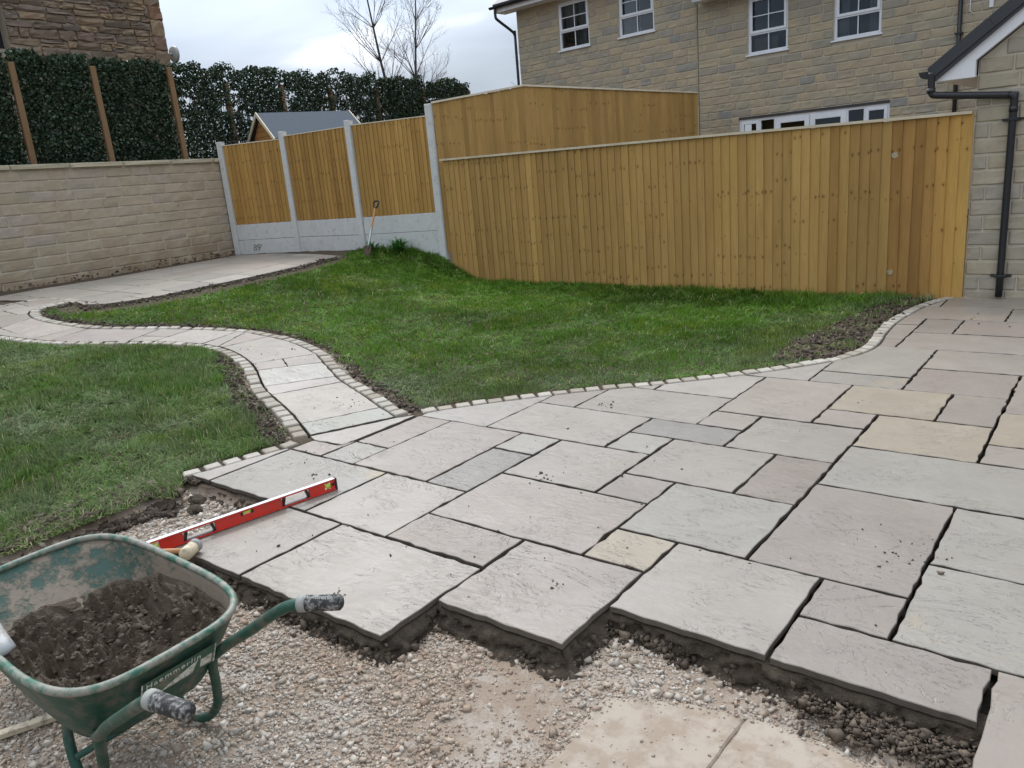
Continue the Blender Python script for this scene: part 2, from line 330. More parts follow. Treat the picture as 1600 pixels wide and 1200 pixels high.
    bump(t, b, h, .0012); return m
def slab_mat():
    m, t, b = newmat('sandstone_flag'); p = coords(t, 'pos', (1, 1, 1), 9.0)
    oi = t.nodes.new('ShaderNodeObjectInfo')
    big = noise(t, p, 1.6, 4, .6, .8); fine = noise(t, p, 38, 6, .7); mid = noise(t, p, 7, 5, .6, 1.2)
    c_ = mix(t, (.222, .190, .158), (.335, .296, .254), big)
    c_ = mix(t, c_, oi.outputs['Color'], 1, 'MULTIPLY')
    c_ = mix(t, c_, mix(t, (.92, .92, .92), (1.07, 1.06, 1.05), fine), 1, 'MULTIPLY')
    cloudy = noise(t, coords(t, 'pos', (.8, 1.7, 1), 33.0, (0, 0, .8)), 2.4, 5, .6, 1.1)
    c_ = mix(t, c_, mix(t, (.90, .86, .85), (1.06, 1.10, 1.09), cloudy), .75, 'MULTIPLY')
    streak = noise(t, coords(t, 'pos', (.5, 3.2, 1), 23.0, (0, 0, .5)), 9, 5, .7, .4)
    c_ = mix(t, c_, (.50, .48, .45), math_(t, 'MULTIPLY', math_(t, 'SUBTRACT', streak, .64, True), 3.5, True))
    iron = noise(t, coords(t, 'pos', (1, 1, 1), 51.0), 1.9, 4, .6)
    c_ = mix(t, c_, (.40, .28, .145), math_(t, 'MULTIPLY', math_(t, 'SUBTRACT', iron, .635, True), 4, True))
    sp = node(t, 'ShaderNodeTexVoronoi'); sp.inputs['Scale'].default_value = 26; t.links.new(p, sp.inputs['Vector'])
    c_ = mix(t, c_, (.13, .11, .09), math_(t, 'MULTIPLY', math_(t, 'LESS_THAN', sp.outputs['Distance'], .07), math_(t, 'GREATER_THAN', noise(t, p, 3.1, 2), .56)))
    t.links.new(c_, b.inputs['Base Color'])
    rg = mix(t, (.28, .28, .28), (.52, .52, .52), mid); t.links.new(rg, b.inputs['Roughness']); b.inputs['Specular IOR Level'].default_value = .42
    # riven ledges: contour lines of a slow warped noise, each a small step down
    st = math_(t, 'MULTIPLY', noise(t, coords(t, 'pos', (.9, 2.0, 1), 17.0, (0, 0, .35)), 1.9, 6, .66, 2.2), 8.0)
    fr = math_(t, 'FRACT', st); fl = math_(t, 'FLOOR', st)
    gate = math_(t, 'MULTIPLY', math_(t, 'SUBTRACT', noise(t, coords(t, 'pos', (1, 1, 1), 29.0), 3.2, 3, .5), .46, True), 7, True)
    line = math_(t, 'MULTIPLY', math_(t, 'MULTIPLY', math_(t, 'SUBTRACT', .055, fr, True), 18, True), gate)
    lite = math_(t, 'MULTIPLY', math_(t, 'MULTIPLY', math_(t, 'SUBTRACT', fr, .93, True), 12, True), gate)
    c_ = mix(t, c_, (.17, .145, .12), math_(t, 'MULTIPLY', line, .5)); c_ = mix(t, c_, (.58, .56, .53), math_(t, 'MULTIPLY', lite, .55))
    t.links.new(c_, b.inputs['Base Color'])
    hh = math_(t, 'ADD', math_(t, 'ADD', math_(t, 'MULTIPLY', line, -1.6), math_(t, 'MULTIPLY', noise(t, coords(t, 'pos', (1, 2.6, 1), 17.0, (0, 0, .35)), 11, 6, .7, 1.0), math_(t, 'MULTIPLY', math_(t, 'SUBTRACT', noise(t, coords(t, 'pos', (1, 1, 1), 41.0), 1.7, 3), .35, True), 9.0))), math_(t, 'ADD', math_(t, 'MULTIPLY', mid, 1.6), math_(t, 'MULTIPLY', fine, .5)))
    bump(t, b, hh, .0026, .75); return m
def attr_mat(name, rough=.7, translucent=0, bs=0, bscale=60, spec=.3):
    m, t, b = newmat(name); a = t.nodes.new('ShaderNodeAttribute'); a.attribute_name = 'col'
    t.links.new(a.outputs['Color'], b.inputs['Base Color']); b.inputs['Roughness'].default_value = rough; b.inputs['Specular IOR Level'].default_value = spec
    if bs: bump(t, b, noise(t, coords(t), bscale, 5, .7), bs)
    if translucent:
        tr = t.nodes.new('ShaderNodeBsdfTranslucent'); t.links.new(a.outputs['Color'], tr.inputs[0]); ms = t.nodes.new('ShaderNodeMixShader'); ms.inputs[0].default_value = translucent
        out = t.nodes['Material Output']; t.links.new(b.outputs[0], ms.inputs[1]); t.links.new(tr.outputs[0], ms.inputs[2]); t.links.new(ms.outputs[0], out.inputs[0])
    return m
def glass_mat():
    m, t, b = newmat('window_glass'); t.nodes.remove(b); out = t.nodes['Material Output']
    g = t.nodes.new('ShaderNodeBsdfGlossy'); g.inputs['Roughness'].default_value = .02; g.inputs['Color'].default_value = (.8, .87, .95, 1)
    tr = t.nodes.new('ShaderNodeBsdfTransparent'); tr.inputs[0].default_value = (.62, .66, .68, 1); fz = t.nodes.new('ShaderNodeFresnel'); fz.inputs[0].default_value = 1.5
    ms = t.nodes.new('ShaderNodeMixShader'); t.links.new(fz.outputs[0], ms.inputs[0]); t.links.new(tr.outputs[0], ms.inputs[1]); t.links.new(g.outputs[0], ms.inputs[2]); t.links.new(ms.outputs[0], out.inputs[0]); return m

MT = dict(
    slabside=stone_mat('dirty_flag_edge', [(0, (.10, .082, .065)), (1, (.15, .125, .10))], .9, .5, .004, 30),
    slab=slab_mat(),
    sett=stone_mat('sett_sandstone', [(0, (.30, .255, .20)), (.5, (.38, .34, .28)), (1, (.45, .41, .35))], .8, .22, .003, 30),
    house=stone_mat('house_stone', [(0, (.33, .31, .25)), (.28, (.41, .36, .27)), (.6, (.46, .385, .265)), (.82, (.42, .345, .25)), (1, (.30, .295, .27))], .9, .22, .006, 12),
    outhouse=stone_mat('outhouse_stone', [(0, (.38, .345, .28)), (.4, (.45, .385, .28)), (1, (.40, .36, .30))], .9, .25, .006, 12),
    wall=stone_mat('garden_wall_stone', [(0, (.41, .34, .25)), (.5, (.48, .40, .29)), (1, (.44, .37, .30))], .9, .22, .005, 12, (.30, .22, .14)),
    mortar=stone_mat('pale_mortar', [(0, (.50, .455, .37)), (1, (.53, .48, .39))], .95, .15, .002, 30),
    rubble=stone_mat('rubble_stone', [(0, (.20, .155, .115)), (.35, (.29, .21, .145)), (.6, (.35, .25, .155)), (.8, (.22, .18, .15)), (1, (.30, .17, .11))], .95, .4, .012, 9),
    oldmortar=stone_mat('old_mortar', [(0, (.36, .30, .23)), (1, (.38, .32, .25))], .95, .25, .006, 20),
    coping=stone_mat('coping_stone', [(0, (.46, .41, .29)), (1, (.52, .46, .33))], .8, .15, .002, 16),
    board=wood_mat('featheredge_board', (.36, .215, .070), (.54, .35, .135)),
    board_b=wood_mat('featheredge_board_dark', (.33, .185, .055), (.58, .36, .125)),
    cap=wood_mat('capping_timber', (.62, .55, .43), (.78, .71, .58), False, 1, .7, 'x'),
    post=wood_mat('weathered_post', (.16, .10, .055), (.30, .19, .11), False),
    shed=wood_mat('shed_timber', (.36, .17, .06), (.50, .26, .10), False, 1, .7, 'x'),
    felt=plain('roofing_felt', (.085, .10, .12), .95, bs=.002, dscale=60),
    concrete=plain('cast_concrete', (.60, .60, .58), .85, dirt=.3, dcol=(.47, .46, .43), bs=.0008, dscale=14),
    oldconcrete=plain('old_concrete', (.37, .305, .24), .92, dirt=.62, dcol=(.29, .225, .165), bs=.002, dscale=13),
    upvc=plain('white_upvc', (.78, .80, .83), .35), white=plain('white_paint', (.78, .78, .80), .5),
    black=plain('black_plastic', (.014, .014, .017), .35), glass=glass_mat(),
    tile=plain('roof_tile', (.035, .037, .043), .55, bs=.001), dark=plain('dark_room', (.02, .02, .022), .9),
    curtain=plain('net_curtain', (.42, .42, .43), .9), curtain_b=plain('tan_blind', (.42, .31, .2), .9), redcloth=plain('red_cloth', (.35, .03, .04), .8),
    green=plain('green_enamel', (.014, .066, .043), .5, 0, .4, .50, (.11, .105, .078), .0006, 16),
    tray=plain('muddy_tray', (.035, .15, .10), .6, 0, .4, 1.05, (.27, .215, .15), .0012, 7),
    grip=plain('rubber_grip', (.035, .035, .035), .7, 0, .3, .5, (.32, .30, .27), .001, 60),
    steel=plain('worn_steel', (.42, .42, .41), .45, .6, .5, .4, (.3, .27, .22), .0004, 30),
    red=plain('red_paint', (.62, .035, .02), .38, 0, .5, .22, (.30, .09, .06), 0, 40), alu=plain('pale_level_edge', (.74, .72, .70), .4),
    vial=plain('yellow_green_vial', (.55, .70, .08), .15), clear=plain('pale_cut_out_trim', (.5, .5, .48), .4),
    mallet=plain('pale_rubber', (.60, .50, .34), .7, dirt=.4, dcol=(.30, .25, .18), dscale=40), greyrub=plain('grey_rubber', (.28, .27, .26), .7, dirt=.3, dscale=40),
    shaft=plain('ash_handle', (.45, .22, .09), .6), bark=plain('bark', (.085, .07, .06), .9, bs=.002, dscale=30), dish=plain('pale_fitting', (.36, .35, .33), .5),
    timber=plain('scrap_timber', (.50, .42, .30), .8, dirt=.3, dscale=30),
    mud=stone_mat('wet_mortar', [(0, (.092, .066, .045)), (1, (.125, .092, .065))], .5, .45, .010, 38),
    bed=stone_mat('dark_mortar_bed', [(0, (.085, .062, .043)), (1, (.13, .098, .07))], .85, .8, .028, 24),
    leaf=attr_mat('ivy_leaf', .42, .12, spec=.5), grass=attr_mat('grass_blade', .6, .30, spec=.16), rock=attr_mat('limestone_chip', .85, 0, .002, 90), crumb=attr_mat('mortar_crumb', .85, 0, .002, 90),
)

# ------------------------------------------------------------------ outlines derived from the survey
X0, PX, Y0, PY = .1, .315, .125, .306
gx = lambda i: X0+PX*i
gy = lambda j: Y0+PY*j
PATH_R = smooth(resample(PATH_R, .06), 6); PATH_L = smooth(resample(PATH_L, .06), 6); EDGE_R = smooth(resample(EDGE_R, .05), 5)
EDGE_L = np.array(EDGE_L)
END_A, END_B, END_C = (gx(-14)+.005, gy(9.62)), (gx(-13.05), gy(9.66)), (gx(-13.05), 3.82)
PATIO = [(-4.53, 2.2)]+[tuple(p) for p in EDGE_L]+[(-4.33, 2.98), END_A, END_B, END_C]+[tuple(p) for p in EDGE_R]+[(3.2, 9.27), (3.2, -3), (-4.6, -3)]
FRONT = [(-14.65, 7), (-12, 7), (-12, 5), (-10, 5), (-7, 5), (-7, 6), (-5, 6), (-5, 7), (-3, 7), (-1, 7), (-1, 5), (1, 5), (1, 3)]
FRONT = [(gx(i), gy(j)) for i, j in FRONT]
LAID = FRONT+[(3.3, gy(3)), (3.3, 9.27)]+[tuple(p) for p in EDGE_R[::-1]]+[END_C, END_B, END_A, (-4.33, 2.98)]+[tuple(p) for p in EDGE_L[::-1]]
SETTW = .105
LAWN_L = [tuple(p) for p in offset(PATH_L, -.135)[::-1]]+[(-4.50, 3.0)]+[tuple(p) for p in offset(EDGE_L, -.13)[::-1]]+[tuple(p) for p in offset(LAWN_L_BACK, -.05)]+[(-5.3, -.5), (-13, -1), (-13, 2.3)]
LAWN_M = [tuple(p) for p in offset(PATH_R, .135)]+list(LAWN_M_FAR)[::-1]+[(-10.15, 8.3), (-10.33, 8.93), (-8.9, 9.33), (-8.6, 9.27), (-1.62, 9.25)]+[tuple(p) for p in offset(EDGE_R, -.135)[::-1]][4:]+[(-4.10, 3.93)]
PATHPOLY = [tuple(p) for p in offset(PATH_L, -.13)]+[tuple(p) for p in ULEFT[::-1]]+[tuple(p) for p in offset(PATH_R, .13)[::-1]]
GRAVEL = [(-4.55, 2.2)]+FRONT[1:]+[(1, -2.5), (-5, -2.5)]+list(LAWN_L_BACK)[::-1]

# ------------------------------------------------------------------ ground: one sheet to the horizon
def axis(segs, far):
    a = []
    for lo, hi, st in segs: a += list(np.arange(lo, hi, st))
    a = np.array(a+[segs[-1][1]]); k = np.geomspace(.5, far, 16)
    return np.r_[a[0]-k[::-1], a, a[-1]+k]
xs = axis([(-14.5, -5.2, .11), (-5.2, .2, .035), (.2, 3.4, .2)], 900); ys = axis([(-2, .3, .2), (.3, 3.4, .035), (3.4, 12, .1)], 900)
XX, YY = np.meshgrid(xs, ys, indexing='ij'); fx, fy = XX.ravel(), YY.ravel()
Z = G(fx, fy)-.018; Z += (fbm(fx, fy, 5, 3)-.5)*.02
inp = pip(fx, fy, PATIO); laid = pip(fx, fy, LAID); ingr = pip(fx, fy, GRAVEL); inpath = pip(fx, fy, PATHPOLY); infar = pip(fx, fy, FARPAVE)
onlawn = pip(fx, fy, LAWN_L) | pip(fx, fy, LAWN_M)
Z[inpath] = G(fx[inpath], fy[inpath])-.05; Z[infar] = G(fx[infar], fy[infar])-.05
gz = -.103+(fbm(fx, fy, 2.2, 3, 5)-.5)*.035+(fbm(fx, fy, 16, 2, 9)-.5)*.012
nearfront = np.clip(1-dist_to(fx, fy, [(-4.43, 2.2)]+list(LAWN_L_BACK))/.09, 0, 1)
out_gr = ingr & ~laid
Z[out_gr] = (gz+nearfront**2*.05)[out_gr]
Z[laid | (inp & (fy > 3.3))] = -.05
Z[laid & (fy < 3.3)] = -.06
zone = np.zeros(len(fx)); zone[out_gr] = 1; zone[laid | inpath | infar] = 2
me = None
nx, ny = len(xs), len(ys); I = np.arange(nx*ny).reshape(nx, ny)
Q = np.stack([I[:-1, :-1].ravel(), I[1:, :-1].ravel(), I[1:, 1:].ravel(), I[:-1, 1:].ravel()], 1)
def ground_mat():
    m, t, b = newmat('soil_and_hardcore'); p = coords(t); a = t.nodes.new('ShaderNodeAttribute'); a.attribute_name = 'zone'
    n = noise(t, p, 9, 6, .7); n2 = noise(t, p, 70, 5, .7); n3 = noise(t, p, 1.7, 4, .6)
    soil = mix(t, (.050, .036, .024), (.125, .095, .066), n); soil = mix(t, soil, (.20, .16, .12), math_(t, 'MULTIPLY', math_(t, 'SUBTRACT', n2, .62, True), 4, True))
    gr = mix(t, (.27, .195, .135), (.40, .32, .25), n3); gr = mix(t, gr, (.50, .45, .39), math_(t, 'MULTIPLY', math_(t, 'SUBTRACT', noise(t, p, 3.3, 6, .75, .5), .50, True), 5, True)); gr = mix(t, gr, (.24, .145, .085), math_(t, 'MULTIPLY', math_(t, 'SUBTRACT', noise(t, coords(t, 'pos', (1, 1, 1), 5.0), 4.1, 5, .7), .60, True), 5, True))
    gr = mix(t, gr, (.10, .07, .048), math_(t, 'MULTIPLY', math_(t, 'SUBTRACT', n2, .60, True), 5, True))
    bed = mix(t, (.028, .022, .017), (.06, .047, .036), n2)
    f1 = math_(t, 'MINIMUM', a.outputs['Fac'], 1.0); f2 = math_(t, 'SUBTRACT', a.outputs['Fac'], 1.0, True)
    c_ = mix(t, mix(t, soil, gr, f1), bed, f2); t.links.new(c_, b.inputs['Base Color']); b.inputs['Roughness'].default_value = .92; b.inputs['Specular IOR Level'].default_value = .15
    bump(t, b, math_(t, 'ADD', n2, n), .012); return m
me = npmesh('ground', np.stack([fx, fy, Z], 1), Q, True, {'zone': (zone, 'FLOAT')})
g = link('ground', me, ground_mat()); setp(g, kind='structure')

# ------------------------------------------------------------------ paving pieces
def flag(name, poly, zf, parent, mat, col=(1, 1, 1), th=.025, gap=.008, seg=.05, jit=.0032, ch=.0025, dz=0):
    ps = clean(poly)
    if len(ps) < 3 or abs(area(ps)) < .004: return None
    ps = clean(inset(ps, gap))
    if len(ps) < 3 or area(ps) < .003: return None
    out = []
    for i in range(len(ps)):
        a, b = np.array(ps[i]), np.array(ps[(i+1) % len(ps)]); n = max(1, int(np.linalg.norm(b-a)/seg))
        for k in range(n):
            q = a+(b-a)*k/n
            if k: q = q+RNG.normal(0, jit, 2)
            out.append(tuple(q))
    n = len(out); ins = inset(out, ch); z = lambda p: zf(p)+dz
    cx, cy = np.mean(out, 0); tx, ty = RNG.normal(0, .0018, 2)
    zz = zf(np.array(out+ins)); zz = zz+dz+(np.array(out+ins)-[cx, cy])@[tx, ty]
    V = [(p[0], p[1], zz[i]-th) for i, p in enumerate(out)]+[(p[0], p[1], zz[i]-ch*1.1) for i, p in enumerate(out)]+[(p[0], p[1], zz[n+i]) for i, p in enumerate(ins)]
    F = []
    for i in range(n):
        j = (i+1) % n; F += [[i, j, n+j, n+i], [n+i, n+j, 2*n+j, 2*n+i]]
    F.append(list(range(2*n, 3*n)))
    me = mesh(name, V, F); me.materials.append(mat)
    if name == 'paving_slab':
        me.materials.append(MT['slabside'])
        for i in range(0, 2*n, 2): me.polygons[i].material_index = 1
    o = link(name, me, None, parent); o.color = (*col, 1); return o
flat = lambda p: np.zeros(len(p))
onG = lambda p: G(p[:, 0], p[:, 1])
CG, CP_, CW, CY, CB, CN = (1, .985, .965), (.97, .92, .90), (1.14, 1.14, 1.14), (1.02, .96, .83), (.78, .79, .79), (.95, .97, .95)

patio = empty('patio', kind='structure')
T_ = '''-16 -14 7 9 W|-14 -11 7 9 N|-12 -10 5 7 G|-11 -9 7 9 G|-10 -7 5 7 G|-7 -5 6 8 P|-5 -3 7 9 G|-3 -1 7 8 Q|-3 -2 8 9 Q|-2 1 8 10 N|-1 1 5 8 P|-4 -2 9 12 Q|-2 0 10 12 N
-4 -1 12 14 N|-4 -2 14 16 Y|-5 -3 16 18 Y|-5 -4 15 16 P|-3 -2 16 18 Q|-6 -4 13 15 G|-7 -6 14 15 P|-7 -5 15 18 P|-8 -6 13 14 B|-8 -7 12 13 N|-11 -8 12 14 G|-10 -9 11 12 N|-9 -7 10 12 G|-10 -9 9 11 B
-12 -10 9 12 P|-13 -12 9 10 N|-13 -12 10 12 M|-14 -13 9 10 P|-9 -6 8 10 Q|-9 -7 7 8 M|-7 -6 10 11 Q|-7 -5 11 13 G|-5 -4 11 13 M|-6 -4 9 11 N|-6 -5 8 9 Y|-2 0 15 17 Y|-2 -1 14 15 P|-2 1 17 20 P
-10 -7 14 16 G|-11 -10 14 16 P|-13 -11 12 15 W|-11 -9 16 18 W|-9 -7 16 18 W|-8 -6 18 20 W|-6 -4 18 19 N|-6 -4 19 22 N|-4 -1 20 22 G|-4 -2 18 20 P|-5 -2 22 24 G|-5 -4 24 26 B|-4 -1 24 26 P|-6 -5 22 23 P|-6 -5 23 25 G|-6 -5 25 26 P
-6 -3 26 28 G|-3 0 26 28 G|-5 -2 28 30 G|-6 -5 28 30 W|-2 1 28 30 P|-2 0 22 24 N|-1 1 20 22 G|-1 1 24 26 G|0 2 26 28 P|1 4 28 30 G|-1 1 12 14 P|-1 0 14 15 G|0 2 14 17 G|0 2 10 12 Y|1 3 8 10 G|1 3 5 8 G|0 2 22 24 G|1 3 12 14 G|1 3 17 20 P|1 3 20 22 G|1 3 24 26 N|2 4 26 28 G'''
CM_ = (.85, .79, .76); CQ = (.93, .885, .865)
CM = dict(M=CM_, Q=CQ, G=CG, P=CP_, W=CW, Y=CY, B=CB, N=CN)
for s in T_.replace('\n', '|').split('|'):
    i0, i1, j0, j1, k = s.split(); i0, i1, j0, j1 = map(int, (i0, i1, j0, j1)); c_ = CM[k]; v = 1+random.uniform(-.07, .06)
    poly = clip_cell(PATIO, gx(i0), gx(i1), gy(j0), gy(j1))
    flag('paving_slab', poly, flat, patio, MT['slab'], tuple(x*v for x in c_), gap=random.uniform(.0078, .0102) if gy(j0) < 5.5 else .0078, dz=random.uniform(-.002, .002))
flag('paving_slab', [(-4.405, 3.11), (-4.13, 3.68), (-4.035, 3.80), (-4.02, 3.10), (-4.30, 3.07)], flat, patio, MT['slab'], CW, gap=.006)

def sett_row(curve, side, zf, parent, pitch, width=.1, gap=.012, gapx=.022, skip=None):
    c_ = resample(curve, pitch); inn = offset(c_, side*gap); outw = offset(c_, side*(gap+width))
    for k in range(len(c_)-1):
        if skip and skip(c_[k]): continue
        g_ = random.uniform(.3, .7)*gapx; lerp = lambda A, t: A[k]*(1-t)+A[k+1]*t
        t0, t1 = g_/pitch, 1-(gapx-g_)/pitch; w = random.uniform(-.012, .004)
        d = (outw[k]-inn[k])/width
        ps = [lerp(inn, t0), lerp(inn, t1), lerp(outw, t1)+d*w, lerp(outw, t0)+d*w]
        ps = [tuple(p+RNG.normal(0, .0025, 2)) for p in ps]
        flag('sett', ps, zf, parent, MT['sett'], th=.055, gap=0, seg=.2, ch=.007, dz=random.uniform(-.004, .004))
sett_row(EDGE_R, -1, lambda p: flat(p)+.003, patio, .127)
sett_row([(-4.535, 2.23)]+[tuple(p) for p in EDGE_L]+[(-4.335, 2.99)], -1, lambda p: flat(p)+.003, patio, .135, gap=.01, gapx=.03)

path = empty('path', kind='structure')
def cut(curve, pa, pb):
    c_ = np.asarray(curve); ia = np.argmin(((c_-pa)**2).sum(1)); ib = np.argmin(((c_-pb)**2).sum(1))
    return [tuple(pa)]+[tuple(p) for p in c_[ia+1:ib:3]]+[tuple(pb)]
pc = 'NPPWPGPPWGPGWPG'
for k in range(len(PATH_J)-1):
    (la, ra), (lb, rb) = PATH_J[k], PATH_J[k+1]; L_ = cut(PATH_L, np.array(la), np.array(lb)) if k < 12 else [la, lb]; R_ = cut(PATH_R, np.array(ra), np.array(rb))
    col = tuple(x*random.uniform(.96, 1.03) for x in CM[pc[k]])
    if k in (4, 9):
        tl, tr_ = ((.46, .46) if k == 4 else (.4, .4)); mid = lambda a, b, t: (a[0]*(1-t)+b[0]*t, a[1]*(1-t)+b[1]*t)
        m0, m1 = mid(la, ra, tl), mid(lb, rb, tr_)
        flag('paving_slab', L_+[m1, m0], onG, path, MT['slab'], col, gap=.006, th=.035); flag('paving_slab', [m0, m1]+R_[::-1], onG, path, MT['slab'], CM['P'], gap=.006, th=.035)
    else: flag('paving_slab', L_+R_[::-1], onG, path, MT['slab'], col, gap=.006, th=.035)
_i12 = np.argmin(((PATH_L-np.array(PATH_J[12][0]))**2).sum(1)); _iL = np.argmin(((PATH_L-np.array((-9.60, 2.93)))**2).sum(1))
flag('paving_slab', [tuple(PATH_J[12][0])]+[tuple(p) for p in PATH_L[_i12+1:_iL+1:2]]+[tuple(PATH_J[13][0])], onG, path, MT['slab'], CG, gap=.005, th=.035)
iR = np.argmin(((PATH_R-PATH_J[-1][1])**2).sum(1)); iL = np.argmin(((PATH_L-np.array((-9.60, 2.93)))**2).sum(1))
REST = [tuple(p) for p in PATH_L[iL::4]]+[tuple(p) for p in ULEFT[::-1]]+[tuple(p) for p in PATH_R[:iR:-4]]+[tuple(PATH_J[-1][1]), tuple(PATH_J[-1][0]), tuple(PATH_J[-2][0])]
for i, x in enumerate(np.arange(-11.4, -9.2, .62)):
    y = 2.6
    while y < 4.5:
        hgt = random.choice((.46, .62, .3)); p = clip_cell(REST, x, x+.62, y, y+hgt); y += hgt
        if len(p) > 2: flag('paving_slab', p, onG, path, MT['slab'], random.choice((CG, CP_, CW, CP_)), gap=.005, th=.035)
sett_row(PATH_R, 1, lambda p: onG(p)+.004, path, .126, gapx=.027)
sett_row(PATH_L, -1, lambda p: onG(p)+.004, path, .126, gapx=.027)
sett_row(smooth(resample(ULEFT, .06), 3), 1, lambda p: onG(p)+.004, path, .126, gapx=.027)
far = empty('far_paving', kind='structure')
th_ = math.atan2(WALL[1][0]-WALL[0][0], WALL[1][1]-WALL[0][1]); ca, sa = math.cos(th_), math.sin(th_)
rot = lambda p: (p[0]*ca-p[1]*sa, p[0]*sa+p[1]*ca); unr = lambda p: (p[0]*ca+p[1]*sa, -p[0]*sa+p[1]*ca)
FR = [rot(p) for p in FARPAVE]; fxs = [p[0] for p in FR]; fys = [p[1] for p in FR]; x = min(fxs)+.0
while x < max(fxs):
    w = random.choice((.62, .46, .62)); y = min(fys)-random.uniform(0, .5)
    while y < max(fys):
        hgt = random.choice((.92, .62, .62, .46)); p = clip_cell(FR, x, x+w, y, y+hgt); y += hgt
        if len(p) > 2: flag('paving_slab', [unr(q) for q in p], onG, far, MT['slab'], random.choice((CG, CW, CN, CB, CG, CP_)), gap=.006, th=.035)
    x += w
# two old concrete pads left in the hardcore
def half(poly, a, b, s):
    side = lambda p: s*((b[0]-a[0])*(p[1]-a[1])-(b[1]-a[1])*(p[0]-a[0])); out = []
    for i in range(len(poly)):
        p, q = poly[i-1], poly[i]; f, g_ = side(p), side(q)
        if (f > 0) != (g_ > 0): t = f/(f-g_); out.append((p[0]+(q[0]-p[0])*t, p[1]+(q[1]-p[1])*t))
        if g_ > 0: out.append(q)
    return out
JA, JB = (-.832, 2.075), (-.845, 1.60)
for nm, P_ in (('old_concrete_pad', half(SLAB_BIG, JA, JB, 1)), ('old_concrete_pad', half(SLAB_BIG, JA, JB, -1)), ('old_concrete_pad', SLAB_SMALL)):
    p = clean(P_); 
    o = flag(nm, p, lambda q: np.full(len(q), -.0935), None, MT['oldconcrete'], th=.05, gap=.002, seg=.04, jit=.0018, ch=.006); setp(o, kind='structure')

# mortar bed showing under the last laid slabs
def bed_face(pts):
    c_ = resample(pts, .008); n = len(c_)
    # rounded corners for the offset direction
    t = np.gradient(smooth(c_, 8), axis=0); t /= np.linalg.norm(t, axis=1)[:, None]; nr = np.stack([t[:, 1], -t[:, 0]], 1)
    prof = [(-.10, -.0305), (-.035, -.031), (-.012, -.036), (-.004, -.048), (.002, -.062), (.010, -.076), (.022, -.090), (.040, -.101), (.062, -.108), (.085, -.125)]
    s = np.arange(n)*.008; V = []
    for k, (d, z) in enumerate(prof):
        amp = 0 if k < 2 else (.014 if k == 2 else .052)
        a = (fbm(s, s*0+k*.25, 9, 4, 2)-.5)*2*amp+(fbm(s, s*0+k*.6, 32, 2, 4)-.5)*2*amp*.55
        bulge = np.clip(fbm(s, s*0, 2.0, 2, 8)-.35, 0, 1)*.055*(k/9.)
        q = c_+nr*(d+a+bulge)[:, None]; zz = np.full(n, z)+(0 if k < 2 else (fbm(s, s*0+k, 20, 2, 6)-.5)*.010)
        V.append(np.column_stack([q, zz]))
    V = np.concatenate(V); K = len(prof); I = np.arange(n*K).reshape(K, n)
    Q = np.stack([I[:-1, :-1].ravel(), I[1:, :-1].ravel(), I[1:, 1:].ravel(), I[:-1, 1:].ravel()], 1)
    return V, Q
V, Q = bed_face(FRONT); o = link('mortar_bed', npmesh('mortar_bed', V, Q[:, ::-1], False), MT['bed']); setp(o, kind='structure')

# ------------------------------------------------------------------ scattered matter
ICO = None
def ico():
    bm = bmesh.new(); bmesh.ops.create_icosphere(bm, subdivisions=1, radius=1); v = np.array([p.co[:] for p in bm.verts]); f = np.array([[q.index for q in p.verts] for p in bm.faces]); bm.free(); return v, f
def chip():
    v = np.array([(x, y, z) for x in (-1, 1) for y in (-1, 1) for z in (-1, 1)], float)*.72
    f = np.array([(0, 1, 3), (0, 3, 2), (4, 6, 7), (4, 7, 5), (0, 4, 5), (0, 5, 1), (2, 3, 7), (2, 7, 6), (0, 2, 6), (0, 6, 4), (1, 5, 7), (1, 7, 3)]); return v, f
def scatter_rocks(pos, size, flatn=(.45, .8), jag=.22, cols=None, form='ico'):
    v, f = ico() if form == 'ico' else chip(); n = len(pos); k = len(v)
    S = np.stack([RNG.uniform(.75, 1.3, n), RNG.uniform(.6, 1.0, n), RNG.uniform(*flatn, n)], 1)*size[:, None]
    W_ = (v[None]*(1+RNG.normal(0, jag, (n, k, 1)))+(RNG.normal(0, .22, (n, k, 3)) if form != 'ico' else 0))*S[:, None]
    a = RNG.uniform(0, 6.28, n); b_ = RNG.normal(0, .35 if form == 'ico' else .7, n); ca_, sa_, cb, sb = np.cos(a), np.sin(a), np.cos(b_), np.sin(b_)
    x, y, z = W_[..., 0], W_[..., 1], W_[..., 2]; y, z = y*cb[:, None]-z*sb[:, None], y*sb[:, None]+z*cb[:, None]
    x, y = x*ca_[:, None]-y*sa_[:, None], x*sa_[:, None]+y*ca_[:, None]
    V = np.stack([x, y, z], -1)+pos[:, None]; T = (f[None]+(np.arange(n)*k)[:, None, None]).reshape(-1, 3)
    C = np.repeat(np.column_stack([cols, np.ones(n)]), k, 0) if cols is not None else None
    return V.reshape(-1, 3), T, C
def ground_z(x, y):
    """height of the hardcore under x, y"""
    z = -.103+(fbm(x, y, 2.2, 3, 5)-.5)*.035+(fbm(x, y, 16, 2, 9)-.5)*.012
    return z+np.clip(1-dist_to(x, y, [(-4.43, 2.2)]+list(LAWN_L_BACK))/.09, 0, 1)**2*.05
def pick(cols, n):
    c_ = np.array(cols)[RNG.integers(0, len(cols), n)]; return c_*RNG.uniform(.82, 1.12, (n, 1))
n = 215000; x = RNG.uniform(-4.7, .4, n); y = RNG.uniform(.2, 2.6, n)
